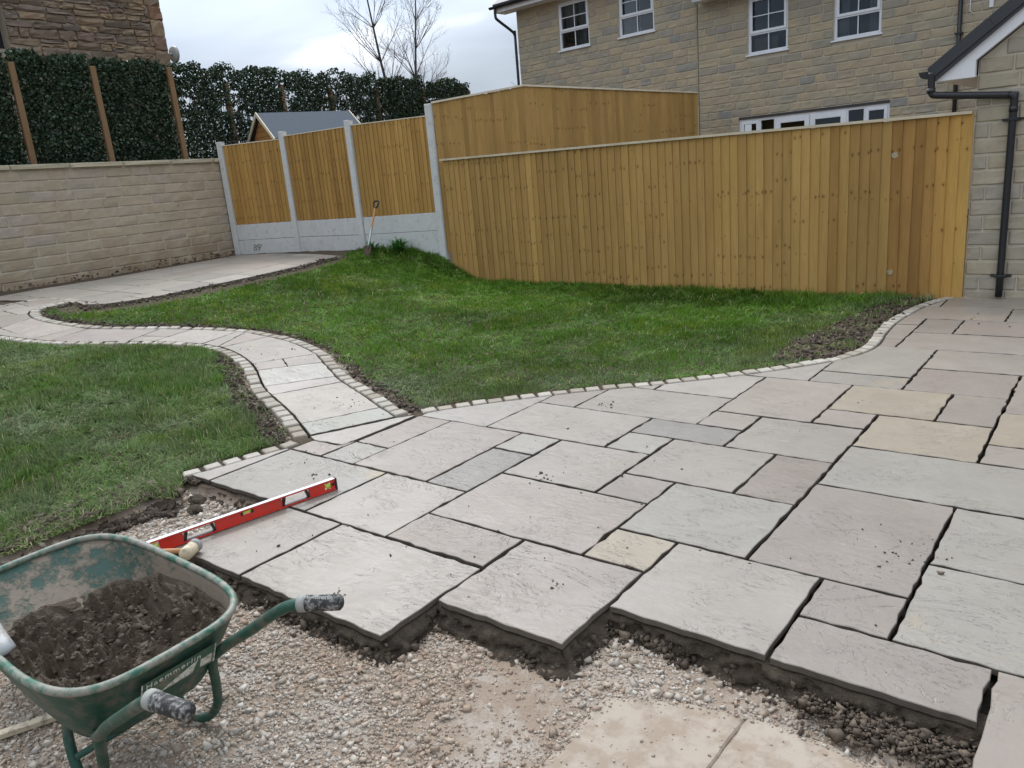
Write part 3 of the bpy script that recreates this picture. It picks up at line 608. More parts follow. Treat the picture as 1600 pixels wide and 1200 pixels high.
ok = pip(x, y, GRAVEL) & ~pip(x, y, LAID) & (dist_to(x, y, FRONT) > .035) & ((~pip(x, y, SLAB_BIG) & ~pip(x, y, SLAB_SMALL)) | (dist_to(x, y, list(SLAB_BIG)+[SLAB_BIG[0]]) < .03) | (RNG.random(n) < .05))
dens = fbm(x, y, 1.5, 3, 11); dens = .16+1.15*np.clip((dens-.42)*5, 0, 1)
dens = np.where((x < -3.2) & (y > 1.3), 1.0, dens); ok &= RNG.random(n) < dens*.66
x, y = x[ok], y[ok]; n = len(x)
size = np.exp(RNG.normal(math.log(.0034), .58, n)); size = np.clip(size, .0020, .019); size *= np.where((x < -3.2) & (y > 1.2), 1.35, 1); size *= np.where(pip(x, y, SLAB_BIG), .6, 1)
white = fbm(x, y, 1.1, 3, 31)+RNG.normal(0, .07, n)+np.where((x < -3.0) & (y > 1.0), .12, 0) > .5
cols = np.where(white[:, None], pick([(.46, .40, .33), (.41, .35, .285), (.50, .45, .385), (.38, .305, .235)], n), pick([(.38, .30, .225), (.42, .345, .27), (.33, .255, .19), (.45, .385, .315), (.37, .265, .195)], n))
V, T, C = scatter_rocks(np.stack([x, y, np.where(pip(x, y, SLAB_BIG) | pip(x, y, SLAB_SMALL), -.0935, ground_z(x, y))+size*.25], 1), size, cols=cols, form='chip')
o = link('gravel', npmesh('gravel', V, T, False, {'col': (C, 'FLOAT_COLOR')}), MT['rock']); setp(o, kind='stuff')
# mortar crumbs: along the bed, on the slabs
pts = resample(FRONT, .004); NC = 4200; k = RNG.integers(0, len(pts), NC); q = pts[k]+RNG.normal(0, .014, (NC, 2)); t = np.gradient(smooth(pts, 20), axis=0)[k]; t /= np.linalg.norm(t, axis=1)[:, None]
q = q+np.stack([t[:, 1], -t[:, 0]], 1)*np.abs(RNG.normal(.012, .024, NC))[:, None]; okk = ~pip(q[:, 0], q[:, 1], LAID); q = q[okk]
sz = np.clip(np.exp(RNG.normal(math.log(.0058), .6, len(q))), .002, .022); P1 = np.column_stack([q, ground_z(q[:, 0], q[:, 1])+sz*.4+.055*RNG.random(len(q))*np.clip(1-dist_to(q[:, 0], q[:, 1], FRONT)/.04, 0, 1)])
bx = RNG.normal(0, 1, (1500, 2))*(.16, .05)+(gx(-1.6), gy(6.75)); bx = bx[~pip(bx[:, 0], bx[:, 1], LAID)]; bs_ = np.clip(np.exp(RNG.normal(math.log(.0065), .45, len(bx))), .003, .02)
P1 = np.r_[P1, np.column_stack([bx, np.full(len(bx), -.088)+RNG.random(len(bx))*.03])]; sz = np.r_[sz, bs_]
spots = [(-2.52, 1.80, .020, 7), (-1.73, 2.31, .02, 6), (-3.75, 2.64, .02, 6), (-.62, 3.20, .10, 30), (-2.45, 3.25, .06, 16), (-4.75, 3.72, .09, 26), (-2.83, 4.52, .05, 12), (-4.0, 3.25, .2, 18), (-1.3, 5.25, .04, 5), (-2.2, 3.7, .5, 14), (-3.0, 2.5, .6, 26), (-1.3, 2.6, .4, 20), (-6.5, 4.2, .3, 14), (-12.2, 6.0, .5, 14), (-1.0, 8.1, .2, 14)]
E1 = []; S1 = []
for cx, cy, sp, nn in spots:
    w = RNG.normal(0, sp, (nn, 2))+(cx, cy); s_ = np.clip(np.exp(RNG.normal(math.log(.0048), .45, nn)), .002, .012)*(1.3 if sp < .03 else 1)
    zz = np.where(pip(w[:, 0], w[:, 1], PATIO), 0, G(w[:, 0], w[:, 1])); E1.append(np.column_stack([w, zz+s_*.3])); S1.append(s_)
P1 = np.r_[P1, np.concatenate(E1)]; sz = np.r_[sz, np.concatenate(S1)]
V, T, C = scatter_rocks(P1, sz*.85, (.6, .9), .30, form='chip', cols=pick([(.10, .075, .053), (.145, .11, .08), (.075, .055, .04)], len(sz)))
o = link('mortar_crumbs', npmesh('mortar_crumbs', V, T, False, {'col': (C, 'FLOAT_COLOR')}), MT['crumb']); setp(o, kind='stuff')
# soil crumbs along the path edges and by the house
def along(pts, n, a, b): 
    p = resample(pts, .01); k = RNG.integers(0, len(p), n); t = np.gradient(smooth(p, 10), axis=0)[k]; t /= np.linalg.norm(t, axis=1)[:, None]; return p[k]+np.stack([t[:, 1], -t[:, 0]], 1)*RNG.uniform(a, b, n)[:, None]
q = np.r_[along(PATH_R, 1800, .13, .27), -0+along(PATH_L[:55], 1500, -.32, -.13), along(LAWN_M_FAR, 1500, -.02, .22), along(LAWN_L_BACK, 7000, -.14, .26)]
br = RNG.uniform((-2.4, 6.1), (-1.5, 9.2), (2600, 2)); br = br[pip(br[:, 0], br[:, 1], BROWN)]; q = np.r_[q, br]
q = q[~pip(q[:, 0], q[:, 1], PATHPOLY) & ~pip(q[:, 0], q[:, 1], LAID)]
sz = np.clip(np.exp(RNG.normal(math.log(.0068), .5, len(q))), .002, .024)
V, T, C = scatter_rocks(np.column_stack([q, G(q[:, 0], q[:, 1])-.012+sz*.45-.07*np.clip(pip(q[:, 0], q[:, 1], GRAVEL)*1.0, 0, 1)]), sz, (.5, .9), .30, form='chip', cols=pick([(.06, .043, .03), (.095, .07, .05), (.13, .10, .075)], len(q)))
o = link('soil_crumbs', npmesh('soil_crumbs', V, T, False, {'col': (C, 'FLOAT_COLOR')}), MT['crumb']); setp(o, kind='stuff')
# muddy lumps at the lawn's corner
for i, (x, y, r) in enumerate([(-4.28, 2.15, .055), (-4.38, 2.02, .065), (-4.16, 2.08, .04), (-3.86, 2.05, .028), (-1.73, 2.31, 0)][:4]):
    bm = bmesh.new(); bmesh.ops.create_icosphere(bm, subdivisions=4, radius=1)
    for v in bm.verts:
        p_ = v.co.copy(); q_ = np.array([p_.x+p_.z*.7]); w_ = np.array([p_.y-p_.z*.9]); k_ = 1+(fbm(q_, w_, 1.7, 4, 61+i)[0]-.5)*1.1+(fbm(q_, w_, 7, 2, 67+i)[0]-.5)*.35
        v.co = Vector((p_.x*r*k_*1.15, p_.y*r*k_*.85, max(p_.z, -.4)*r*k_*.62))
    me = bpy.data.meshes.new('mud_clod'); bm.to_mesh(me); bm.free(); o = link('mud_clod', me, MT['bed'], None, (x, y, -.085))
    setp(o, ['clod of mud at the corner of the first narrow slab', 'largest clod of mud between the lawn edge and the pale gravel', 'clod of mud lying on gravel just off the lawn corner', 'small clod of mud alone on the gravel by the spirit level'][i], 'mud clod', 'mud clods on the gravel')

# ------------------------------------------------------------------ grass
def grass_blades(n, box, poly, dens, hgt, colf, wid=.0020):
    x = RNG.uniform(box[0], box[1], n); y = RNG.uniform(box[2], box[3], n); ok = pip(x, y, poly); x, y = x[ok], y[ok]
    # only what the picture or a step to its side can show
    dep = x*cF[0]+y*cF[1]; lat = x*cR[0]+y*cR[1]; ok = (dep > 1.5) & (np.abs(lat) < dep*.80+.9); x, y = x[ok], y[ok]
    ok = RNG.random(len(x)) < dens(x, y); x, y = x[ok], y[ok]; n = len(x)
    d = np.hypot(x, y); w = wid*np.clip(d/4.5, 1, 2.6)*RNG.uniform(.7, 1.3, n); h_ = hgt(x, y)*RNG.uniform(.55, 1.25, n)
    # tufts lean together
    ang = fbm(x, y, 6, 2, 41)*14+RNG.normal(0, .9, n); lean = np.clip(fbm(x, y, 3, 2, 51)*1.3+RNG.normal(0, .28, n), .05, 1.25)
    dx, dy = np.cos(ang), np.sin(ang); z0 = G(x, y)-.016
    px, py = -dy, dx; tw = RNG.normal(0, .6, n); px, py = px*np.cos(tw)-py*np.sin(tw), px*np.sin(tw)+py*np.cos(tw)
    def pt(s, wf):
        out = lean*s*s*.9+s*.25*lean; up = s*np.sqrt(np.clip(1-.55*lean**2*s*s, .1, 1))*(1-.25*lean)
        cx, cy, cz = x+dx*out*h_, y+dy*out*h_, z0+up*h_*(1-.35*lean*s)
        return np.stack([cx-px*w*wf, cy-py*w*wf, cz], 1), np.stack([cx+px*w*wf, cy+py*w*wf, cz], 1)
    a0, a1 = pt(0, 1); b0, b1 = pt(.55, .85); c0, _ = pt(1, 0)
    V = np.stack([a0, a1, b0, b1, c0], 1).reshape(-1, 3); k = np.arange(n)[:, None]*5
    T = np.concatenate([k+[0, 1, 3], k+[0, 3, 2], k+[2, 3, 4]], 1).reshape(-1, 3); C = colf(x, y, n)
    return V, T, np.repeat(np.column_stack([C, np.ones(n)]), 5, 0)
def gcol(x, y, n, grey, straw):
    a = fbm(x, y, .9, 3, 61)*1.25; b_ = fbm(x, y, 5, 2, 71)*.6+fbm(x, y, 1.3, 2, 77)*.4; r = RNG.random(n)
    base = np.array([.090, .185, .018])*(.45+1.05*a)[:, None]; yel = np.array([.215, .285, .035]); gr = np.array([.19, .235, .12]); st = np.array([.40, .35, .20])
    k = np.clip((b_-.48)*2.2, 0, .55)[:, None]; c_ = base*(1-k)+yel*k
    g_ = np.clip(grey(x, y)+RNG.normal(0, .12, n)+(fbm(x, y, 4, 2, 81)-.5)*.9, 0, .85)[:, None]; c_ = c_*(1-g_)+gr*g_
    c_[r < straw(x, y)] = st; return c_*RNG.uniform(.55, 1.35, (n, 1))
dR = lambda x, y: dist_to(x, y, PATH_R); dE = lambda x, y: dist_to(x, y, EDGE_R); dF = lambda x, y: dist_to(x, y, LAWN_M_FAR); dL = lambda x, y: dist_to(x, y, PATH_L); dB = lambda x, y: dist_to(x, y, LAWN_L_BACK)
def dens_m(x, y):
    nz = (fbm(x, y, 7, 2, 91)-.5)*.16; d = np.clip((dR(x, y)-.20+nz)/.06, .03, 1)*np.clip((dE(x, y)-.115+nz*.4)/.03, .15, 1)*np.clip((dF(x, y)-.20+nz)/.1, .05, 1)
    br = np.where(pip(x, y, BROWN), np.clip((fbm(x, y, 4, 3, 95)-.45)*3, .05, .5), 1.0); dd = np.hypot(x, y); return d*br*np.clip(1.25-dd/14, .55, 1)
def dens_l(x, y):
    nz = (fbm(x, y, 7, 2, 92)-.5)*.14; bare = np.where(x > -6.6, .27, .18); return np.clip((dL(x, y)-bare+nz)/.06, .05, 1)*np.clip((dB(x, y)+.05+nz*1.1)/.11, .12, 1)*np.clip((fbm(x, y, 3, 3, 99)-.25)*5, .35, 1)
V1, T1, C1 = grass_blades(400000, (-10.8, -1.5, 3.6, 9.35), LAWN_M, dens_m, lambda x, y: .035+.028*fbm(x, y, 1.6, 2, 12)+.05*np.clip((y-8.3)/.9, 0, 1)+.03*np.clip((-8.2-x)/.8, 0, 1)*np.clip((y-7.5), 0, 1),
    lambda x, y, n: gcol(x, y, n, lambda x, y: np.clip(.50-dE(x, y)*.42, -.15, .5)+np.clip(.45-dR(x, y)*.5, 0, .4), lambda x, y: np.where(pip(x, y, BROWN), .3, .03)))
V2, T2, C2 = grass_blades(330000, (-11, -4.3, .2, 4.1), LAWN_L, dens_l, lambda x, y: .055+.045*fbm(x, y, 2.5, 2, 13), lambda x, y, n: gcol(x, y, n, lambda x, y: np.full(len(x), .50), lambda x, y: .06+.2*np.clip(1-dB(x, y)/.4, 0, 1)), .0021)
o = link('grass', npmesh('grass', np.r_[V1, V2], np.r_[T1, T2+len(V1)], False, {'col': (np.r_[C1, C2], 'FLOAT_COLOR')}), MT['grass']); setp(o, kind='stuff')


# ------------------------------------------------------------------ coursed masonry
def block_variant(seed, rough=1.0, irregular=0):
    r = np.random.default_rng(seed); V = []; F = []
    us, ws = [0, .04, .36, .68, .96, 1], [0, .09, .5, .91, 1]
    for j, w in enumerate(ws):
        for i, u in enumerate(us):
            edge = i in (0, 5) or j in (0, 4); y = -.87 if edge else -1.0-r.random()*.22*rough
            V.append([u+(r.normal(0, .012*irregular) if True else 0), y, w+r.normal(0, .03*irregular)])
    n = len(V)
    for j in range(4):
        for i in range(5): a = j*6+i; F.append([a, a+1, a+7, a+6])
    ring = [0, 5, 29, 24]; V += [[V[k][0], 0, V[k][2]] for k in ring]
    F += [[0, n, n+1, 5, 4, 3, 2, 1], [5, n+1, n+2, 29, 23, 17, 11], [29, n+2, n+3, 24, 25, 26, 27, 28], [24, n+3, n, 0, 6, 12, 18]]
    return V, F
VAR = {}
def variants(key, mat, n=8, rough=1.0, irregular=0):
    if key not in VAR:
        VAR[key] = []
        for s in range(n):
            V, F = block_variant(hash(key) % 1000+s if False else s*7+len(key), rough, irregular); me = mesh('stone', V, F); me.materials.append(mat); VAR[key].append((me, np.array(V), F))
    return VAR[key]
def lay(parent, name, key, cells, dep=.058, out=.008, limit=300, jit=.0, zlow=None):
    """cells: (x0, x1, z0, z1) in the wall's own frame, front towards -y; largest share as parts, rest as one"""
    vs = VAR[key]; rest = []
    for c_, (a, b, z0, z1) in enumerate(cells):
        me, V, F = vs[random.randrange(len(vs))]; o_ = random.gauss(0, jit)
        if c_ < limit:
            o = bpy.data.objects.new(name, me); COL.objects.link(o); o.parent = parent; o.location = (a, dep-out+o_, z0); o.scale = (b-a, dep, z1-z0)
        else: rest.append((V*[b-a, dep, z1-z0]+[a, dep-out+o_, z0], F))
    if rest:
        VV = []; FF = []
        for V, F in rest: k = len(VV); VV += V.tolist(); FF += [[k+i for i in f] for f in F]
        setp(link(name, mesh(name, VV, FF), vs[0][0].materials[0], parent), kind='stuff')
def courses(x0, x1, zs, holes=(), lens=(.22, .30, .37, .44), gap=.01, quoin=None):
    cells = []
    for k in range(len(zs)-1):
        z0, z1 = zs[k], zs[k+1]; iv = [(x0, x1)]
        for (a, b, c_, d) in holes:
            if z1 > c_+.02 and z0 < d-.02: iv = [q for (p, r) in iv for q in (((p, min(r, a)), (max(p, b), r)) if a < r and b > p else ((p, r),)) if q[1]-q[0] > .03]
        for (p, r) in iv:
            x = p; first = True
            while x < r-1e-6:
                l = random.choice(lens)*random.uniform(.92, 1.08)
                if first and p == x0 and quoin: l = quoin[k % 2]
                first = False
                if r-(x+l) < .14: l = r-x
                l = min(l, r-x); zc, ze = z0, z1
                for (a, b, c_, d) in holes:
                    if x+l > a+.01 and x < b-.01:
                        if z0 < c_ < z1: ze = min(ze, c_)
                        if z0 < d < z1: zc = max(zc, d)
                cells.append((x+gap*.5, x+l-gap*.5, zc+gap*.5, ze-gap*.5)); x += l
    return cells
def core(parent, name, mat, x0, x1, z0, z1, holes=(), y0=0., y1=.22):
    xs_ = sorted({x0, x1}|{v for h_ in holes for v in h_[:2] if x0 < v < x1}); zs_ = sorted({z0, z1}|{v for h_ in holes for v in h_[2:] if z0 < v < z1}); mb = MB()
    for i in range(len(xs_)-1):
        for j in range(len(zs_)-1):
            cx, cz = (xs_[i]+xs_[i+1])/2, (zs_[j]+zs_[j+1])/2
            if not any(a < cx < b and c_ < cz < d for a, b, c_, d in holes): mb.box(xs_[i], xs_[i+1], y0, y1, zs_[j], zs_[j+1])
    return mb.build(name, mat, parent)
variants('house', MT['house']); variants('outhouse', MT['outhouse']); variants('wall', MT['wall'], rough=.8); variants('rubble', MT['rubble'], 18, 1.8, 2.6); variants('cope', MT['coping'], 4, .15)

# garden wall
wa, wb = Vector((*WALL[0], 0)), Vector((*WALL[1], 0)); wd = (wb-wa).normalized(); wa2 = wa-wd*1.9
wl = (wb-wa2).length+.02
gw = empty('garden_wall', 'long pale coursed stone garden wall with flat coping under the ivy screen', 'wall', loc=wa2, rz=math.atan2(wd.y, wd.x))
core(gw, 'mortar', MT['mortar'], 0, wl, .3, 2.30)
zs = [.56+.1575*k for k in range(12)]
lay(gw, 'stone_block', 'wall', courses(0, wl, zs, lens=(.30, .44, .44, .52, .60, .37), gap=.007), out=.006, jit=.0015)
x = -.1
while x < wl-.05:
    l = min(random.choice((.9, .9, .75)), wl-x); me = VAR['cope'][random.randrange(4)][0]; o = bpy.data.objects.new('coping_stone', me); COL.objects.link(o); o.parent = gw
    o.location = (x+.003, .27, 2.302); o.scale = (l-.006, .32, .072); x += l
V = []  # mud splashes where the paving meets the wall
q = RNG.normal(0, 1, (420, 2))*(.25, .05); s_ = RNG.uniform(0, wl, 420); zz = .61+np.abs(RNG.normal(0, .05, 420)); kk = np.exp(RNG.normal(math.log(.012), .5, 420))
P3 = np.array([tuple(wa2+wd*float(s)+Vector((wd.y, -wd.x, 0))*float(.012+.05*abs(a))) for s, a in zip(s_, q[:, 1])]); P3[:, 2] = np.where(np.abs(q[:, 1]) < .04, zz, .60)
Vv, Tt, Cc = scatter_rocks(P3, np.clip(kk, .004, .03), (.5, .9), .25, pick([(.10, .07, .045), (.14, .10, .07)], 420))
setp(link('splashed_soil', npmesh('splashed_soil', Vv, Tt, False, {'col': (Cc, 'FLOAT_COLOR')}), MT['crumb']), kind='stuff')

# ------------------------------------------------------------------ panel fence with concrete posts
PB = {}
def board_mesh(h_, w=.125, t0=.021, t1=.005):
    k = round(h_, 2)
    if k not in PB:
        mb = MB(); v = [(0, -t1, 0), (w, -t0, 0), (w, 0, 0), (0, 0, 0)]; mb.v = v+[(a, b, k) for a, b, _ in v]
        mb.f = [[0, 3, 2, 1], [4, 5, 6, 7], [0, 1, 5, 4], [1, 2, 6, 5], [2, 3, 7, 6], [3, 0, 4, 7]]; PB[k] = mesh('board', mb.v, mb.f)
    return PB[k]
def boards(parent, x0, x1, n, zf, z0, mat, name='board', y=0., tints=None):
    p = (x1-x0)/n; run = 0
    for i in range(n):
        if run <= 0: run = random.randint(2, 8); rowid = random.random(); tone = random.uniform(.90, 1.08)
        run -= 1
        a = x0+i*p; h_ = zf(a+p/2)-z0; me = board_mesh(round(h_, 2), p+.02).copy() if False else board_mesh(h_)
        if not me.materials: me.materials.append(mat)
        o = bpy.data.objects.new(name, me); COL.objects.link(o); o.parent = parent; o.location = (a+random.uniform(-.002, .002), y+random.uniform(-.0015, .0015), z0+random.uniform(-.006, .004)); o.scale = ((p+.014)/.125, 1, 1)
        o.rotation_euler = (random.gauss(0, .0015), random.gauss(0, .0022), 0)
        v = tone*random.uniform(.93, 1.07); t = (tints or {}).get(i, (1, 1, 1)); o.color = (t[0]*v, t[1]*v*random.uniform(.98, 1.02), t[2]*v, rowid)
pf = empty('panel_fence', 'three closeboard panels between grey concrete posts on concrete gravel boards', 'fence', loc=(0, 0, 0))
PZ = [2.65, 2.70, 2.71, 2.80]
for k, (x, y, z) in enumerate(POSTS):
    o = MB().box(-.055, .055, -.055, .055, -.3, PZ[k]-.35).prism([(-.055, PZ[k]-.35), (.055, PZ[k]-.35), (.055, PZ[k]-.37), (-.055, PZ[k]-.37)], -.05, .05).build('concrete_post', MT['concrete'], pf, (x, y, .35), .006)
    o.rotation_euler.z = math.atan2(POSTS[min(k+1, 3)][1]-POSTS[max(k-1, 0)][1], POSTS[min(k+1, 3)][0]-POSTS[max(k-1, 0)][0])
for k, nb in enumerate((14, 17, 18)):
    a, b = Vector((*POSTS[k][:2], 0)), Vector((*POSTS[k+1][:2], 0)); d = (b-a).normalized(); L_ = (b-a).length
    pn = bpy.data.objects.new('fence_panel', None); COL.objects.link(pn); pn.parent = pf; pn.location = a; pn.rotation_euler.z = math.atan2(d.y, d.x)
    x0, x1 = .06, L_-.06; top = (2.57, 2.61, 2.62)[k]; g0 = (.575, .575, .575)[k]
    for j in range(2):
        o = MB().box(x0, x1, -.025, .025, g0+j*.29-(.22 if k == 2 and j == 0 else 0), g0+j*.29+.283).build('gravel_board', MT['concrete'], pn, bevel=.004)
    boards(pn, x0, x1, nb, lambda x: top, g0+.58, MT['board_b'], y=-.004)
    MB().box(x0, x1, 0., .03, g0+.6, top-.02).build('back_rail', MT['board_b'], pn)
    o = MB().box(x0, x1, -.028, .034, top, top+.016).build('capping_strip', MT['cap'], pn)
# scrawled figures on the first gravel board
fc = bpy.data.curves.new('scrawl', 'FONT'); fc.body = "89'"; fc.size = .17; fc.extrude = .0006; fc.materials.append(plain('scrawl_paint', (.20, .15, .12), .9))
o = bpy.data.objects.new('scrawled_figures', fc); COL.objects.link(o); o.parent = pf; a = Vector(POSTS[0]); b = Vector(POSTS[1]); d = (b-a).normalized(); q = a+d*.38
o.location = (q.x+d.y*.028, q.y-d.x*.028, .66); o.rotation_euler = (R(90), 0, math.atan2(d.y, d.x))

# ------------------------------------------------------------------ near featheredge fence
NF0, NF1 = (-8.60, 9.30), (-1.385, 9.275)
a, b = Vector((*NF0, 0)), Vector((*NF1, 0)); d = (b-a).normalized(); L_ = (b-a).length
nf = empty('featheredge_fence', 'long closeboard timber fence of upright boards running to the stone outhouse corner', 'fence', loc=a, rz=math.atan2(d.y, d.x))
topf = lambda x: 1.935-.0125*x
NB = 68; tints = {NB-1: (1.02, .98, .85), NB-2: (1.04, .98, .85), NB-3: (1.04, .99, .86)}
for i in range(NB-7, NB-3): tints[i] = (.84, .77, .71)
tints[NB-13] = (.9, .85, .8)
boards(nf, 0, L_, NB, topf, -.03, MT['board'], tints=tints)
for z in (.3, 1.0, 1.65): MB().box(0, L_, .002, .05, z, z+.075).build('rail', MT['board'], nf)
mb = MB(); mb.v = [(-.03, -.045, topf(0)-.004), (L_, -.045, topf(L_)-.004), (L_, .045, topf(L_)-.004), (-.03, .045, topf(0)-.004)]; mb.v += [(x, y, z+.028) for x, y, z in mb.v]
mb.f = [[0, 3, 2, 1], [4, 5, 6, 7], [0, 1, 5, 4], [1, 2, 6, 5], [2, 3, 7, 6], [3, 0, 4, 7]]; mb.build('capping_rail', MT['cap'], nf)
for i, z, r in ((NB-7, 1.50, .036), (NB-7, .26, .030)):
    o = MB().prism([(r*1.0*math.cos(t)*random.uniform(.9, 1.05), z+r*math.sin(t)*random.uniform(.85, 1.1)) for t in np.linspace(0, 6.2, 14)[:-1]], -.0215, -.012).build('dried_mortar_splash', plain('dried_mortar', (.40, .35, .24), .9, dirt=.5, dcol=(.3, .2, .08), dscale=60), nf); o.location.x = L_/NB*(i+.45)

# ------------------------------------------------------------------ neighbour's taller fence beyond
P4 = Vector((POSTS[3][0]+.07, POSTS[3][1]+.03, 0)); CR_ = Vector((-8.62, 11.52, 0)); HE = Vector((-7.52, 16.12, 0))
nfe = empty('boundary_fence', 'taller closeboard fence behind the long one, turning a corner towards the house', 'fence')
def sect(a, b, nb, zt0, zt1):
    d = (b-a).normalized(); L_ = (b-a).length; s = bpy.data.objects.new('fence_section', None); COL.objects.link(s); s.parent = nfe; s.location = a; s.rotation_euler.z = math.atan2(d.y, d.x)
    boards(s, 0, L_, nb, lambda x: zt0+(zt1-zt0)*x/L_, .5, MT['board'])
    mb = MB(); mb.v = [(-.01, -.04, zt0), (L_+.01, -.04, zt1), (L_+.01, .04, zt1), (-.01, .04, zt0)]; mb.v += [(x, y, z+.03) for x, y, z in mb.v]; mb.f = [[0, 3, 2, 1], [4, 5, 6, 7], [0, 1, 5, 4], [1, 2, 6, 5], [2, 3, 7, 6], [3, 0, 4, 7]]
    mb.build('capping_rail', MT['cap'], s); MB().box(0, L_, .003, .04, .6, zt0-.3).build('back_rail', MT['board'], s)
sect(P4, CR_, 22, 2.80, 3.09); sect(CR_, HE, 44, 3.09, 2.94)

# ------------------------------------------------------------------ the houses behind
HJ = Vector((-7.605, 16.435, 0)); HA = math.atan2(-.086, .996)
def window(parent, x0, x1, z0, z1, zt, curtains=()):
    fr = MB(); y0, y1 = .035, .10; w = .05
    fr.box(x0, x0+w, y0, y1, z0, z1).box(x1-w, x1, y0, y1, z0, z1).box(x0+w, x1-w, y0, y1, z1-w, z1).box(x0+w, x1-w, y0, y1, z0, z0+w).box(x0+w, x1-w, y0, y1, zt-.022, zt+.022)
    win = fr.build('window', MT['upvc'], parent)
    c_ = MB(); a, b, lo, hi = x0+w-.012, x1-w+.012, zt+.006, z1-w+.012; k = .05
    c_.box(a, a+k, .018, .05, lo, hi).box(b-k, b, .018, .05, lo, hi).box(a+k, b-k, .018, .05, lo, lo+k).box(a+k, b-k, .018, .05, hi-k, hi); c_.build('casement', MT['upvc'], win, bevel=.004)
    xm = (x0+x1)/2; bars = MB().box(xm-.009, xm+.009, .05, .066, z0+w, zt-.022).box(xm-.009, xm+.009, .046, .062, lo+k, hi-k); zm = (lo+hi)/2
    bars.box(a+k, xm-.009, .047, .061, zm-.009, zm+.009).box(xm+.009, b-k, .047, .061, zm-.009, zm+.009).build('glazing_bar', MT['upvc'], win)
    MB().box(x0+w, x1-w, .072, .078, z0+w, zt-.022).build('pane', MT['glass'], win); MB().box(a+k, b-k, .072, .078, lo+k, hi-k).build('pane', MT['glass'], win)
    MB().box(x0-.035, x1+.035, -.045, .06, z0-.032, z0+.0).build('sill', MT['upvc'], win, bevel=.005)
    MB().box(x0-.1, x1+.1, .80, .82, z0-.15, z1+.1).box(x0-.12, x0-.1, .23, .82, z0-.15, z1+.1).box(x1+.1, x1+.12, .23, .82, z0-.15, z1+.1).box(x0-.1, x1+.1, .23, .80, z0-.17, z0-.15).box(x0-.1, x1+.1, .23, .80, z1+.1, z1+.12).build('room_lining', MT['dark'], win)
    for kind, a, b, lo, hi in curtains:
        n = max(4, int((b-a)/.012)); V = []; F = []
        for i in range(n+1):
            x = a+(b-a)*i/n; y = .16+(.018*math.sin(i*1.1)+.006*math.sin(i*2.3) if kind == 'curtain' else 0)
            V += [(x, y, lo), (x, y, hi)]
        for i in range(n): F.append([2*i, 2*i+2, 2*i+3, 2*i+1])
        V += [(x, y+.004, z) for x, y, z in V]; m_ = 2*(n+1); F += [[q+m_ for q in reversed(f)] for f in F]
        link({'curtain': 'curtain', 'blind': 'box_on_sill', 'red': 'red_cloth', 'white': 'white_cloth'}[kind], mesh(kind, V, F), {'curtain': MT['curtain'], 'blind': MT['curtain_b'], 'red': MT['redcloth'], 'white': MT['white']}[kind], win)
hl = empty('stone_house', 'upper wall of a stone house with two white windows, above the tall fence', 'house', loc=HJ, rz=HA)
W1, W2 = (-3.72, -2.81, 4.38, 5.43), (-1.98, -1.05, 4.385, 5.43)
core(hl, 'wall', MT['mortar'], -5.03, -.012, .3, 5.56, [W1, W2])
zs = [2.68+.1515*k for k in range(19)]+[5.55]
lay(hl, 'stone_block', 'house', sorted(courses(-5.03, -.012, zs, [W1, W2], gap=.008), key=lambda c: -c[2])[:300], out=.006)
window(hl, *W1, 4.79, [('curtain', -3.60, -3.3, 4.86, 5.36), ('curtain', -3.2, -2.92, 4.86, 5.36), ('curtain', -3.28, -3.0, 4.45, 4.77), ('red', -3.62, -3.4, 4.43, 4.52)])
window(hl, *W2, 4.79, [('curtain', -1.9, -1.52, 4.43, 5.36), ('red', -1.48, -1.22, 4.43, 4.49), ('white', -1.6, -1.5, 4.43, 4.53)])
MB().box(-5.03, -4.83, .22, 6, .3, 5.56).build('side_wall', MT['house'], hl)
rf = MB().prism([(-.42, 5.70), (-.42, 5.62), (4.5, 9.0), (4.5, 9.09)], -5.42, -.12, 'x').build('roof', MT['tile'], hl)
MB().box(-5.40, -.14, -.36, .0, 5.50, 5.53).box(-5.40, -.14, -.38, -.36, 5.50, 5.64).build('soffit', MT['white'], hl)
MB().prism([(-.36, 5.50), (4.2, 8.70), (4.2, 8.90), (-.36, 5.64)], -5.44, -5.41, 'x').build('bargeboard', MT['white'], hl)
def gutter(parent, x0, x1, y, z, r=.055, axis_='x'):
    V = []; F = []; n = 9
    for x in (x0, x1):
        for k in range(n): a = math.pi*k/(n-1); V.append((x, y-r*math.cos(a), z-r*math.sin(a)))
        for k in range(n): a = math.pi*k/(n-1); V.append((x, y-(r-.004)*math.cos(a), z-(r-.004)*math.sin(a)))
    m_ = 2*n
    for k in range(n-1): F += [[k, k+1, m_+k+1, m_+k], [n+k+1, n+k, m_+n+k, m_+n+k+1]]
    F += [[k for k in range(n)], [m_+k for k in range(n-1, -1, -1)], [0, n, m_+n, m_], [n-1, m_+n-1, m_+2*n-1, 2*n-1]]
    o = link('gutter', mesh('gutter', V, F), MT['black'], parent); return o
gutter(hl, -5.50, -.1, -.44, 5.64)
tube('downpipe', catmull([(-5.33, -.44, 5.60), (-5.33, -.44, 5.42), (-5.30, -.40, 5.33), (-5.12, -.10, 5.06), (-5.09, -.05, 4.95), (-5.09, -.04, 4.7), (-5.09, -.04, .6)], 3), .034, MT['black'], hl)
hr = empty('stone_house', 'lower stone house wall with white windows and the top of white glazed doors', 'house', loc=HJ, rz=HA)
W3, W4, DR = (1.12, 1.95, 3.54, 4.60), (2.83, 3.68, 3.53, 4.60), (.92, 3.88, .3, 2.32)
core(hr, 'wall', MT['mortar'], .012, 7.2, .3, 4.74, [W3, W4, DR])
zs = [1.92+.1515*k for k in range(19)]
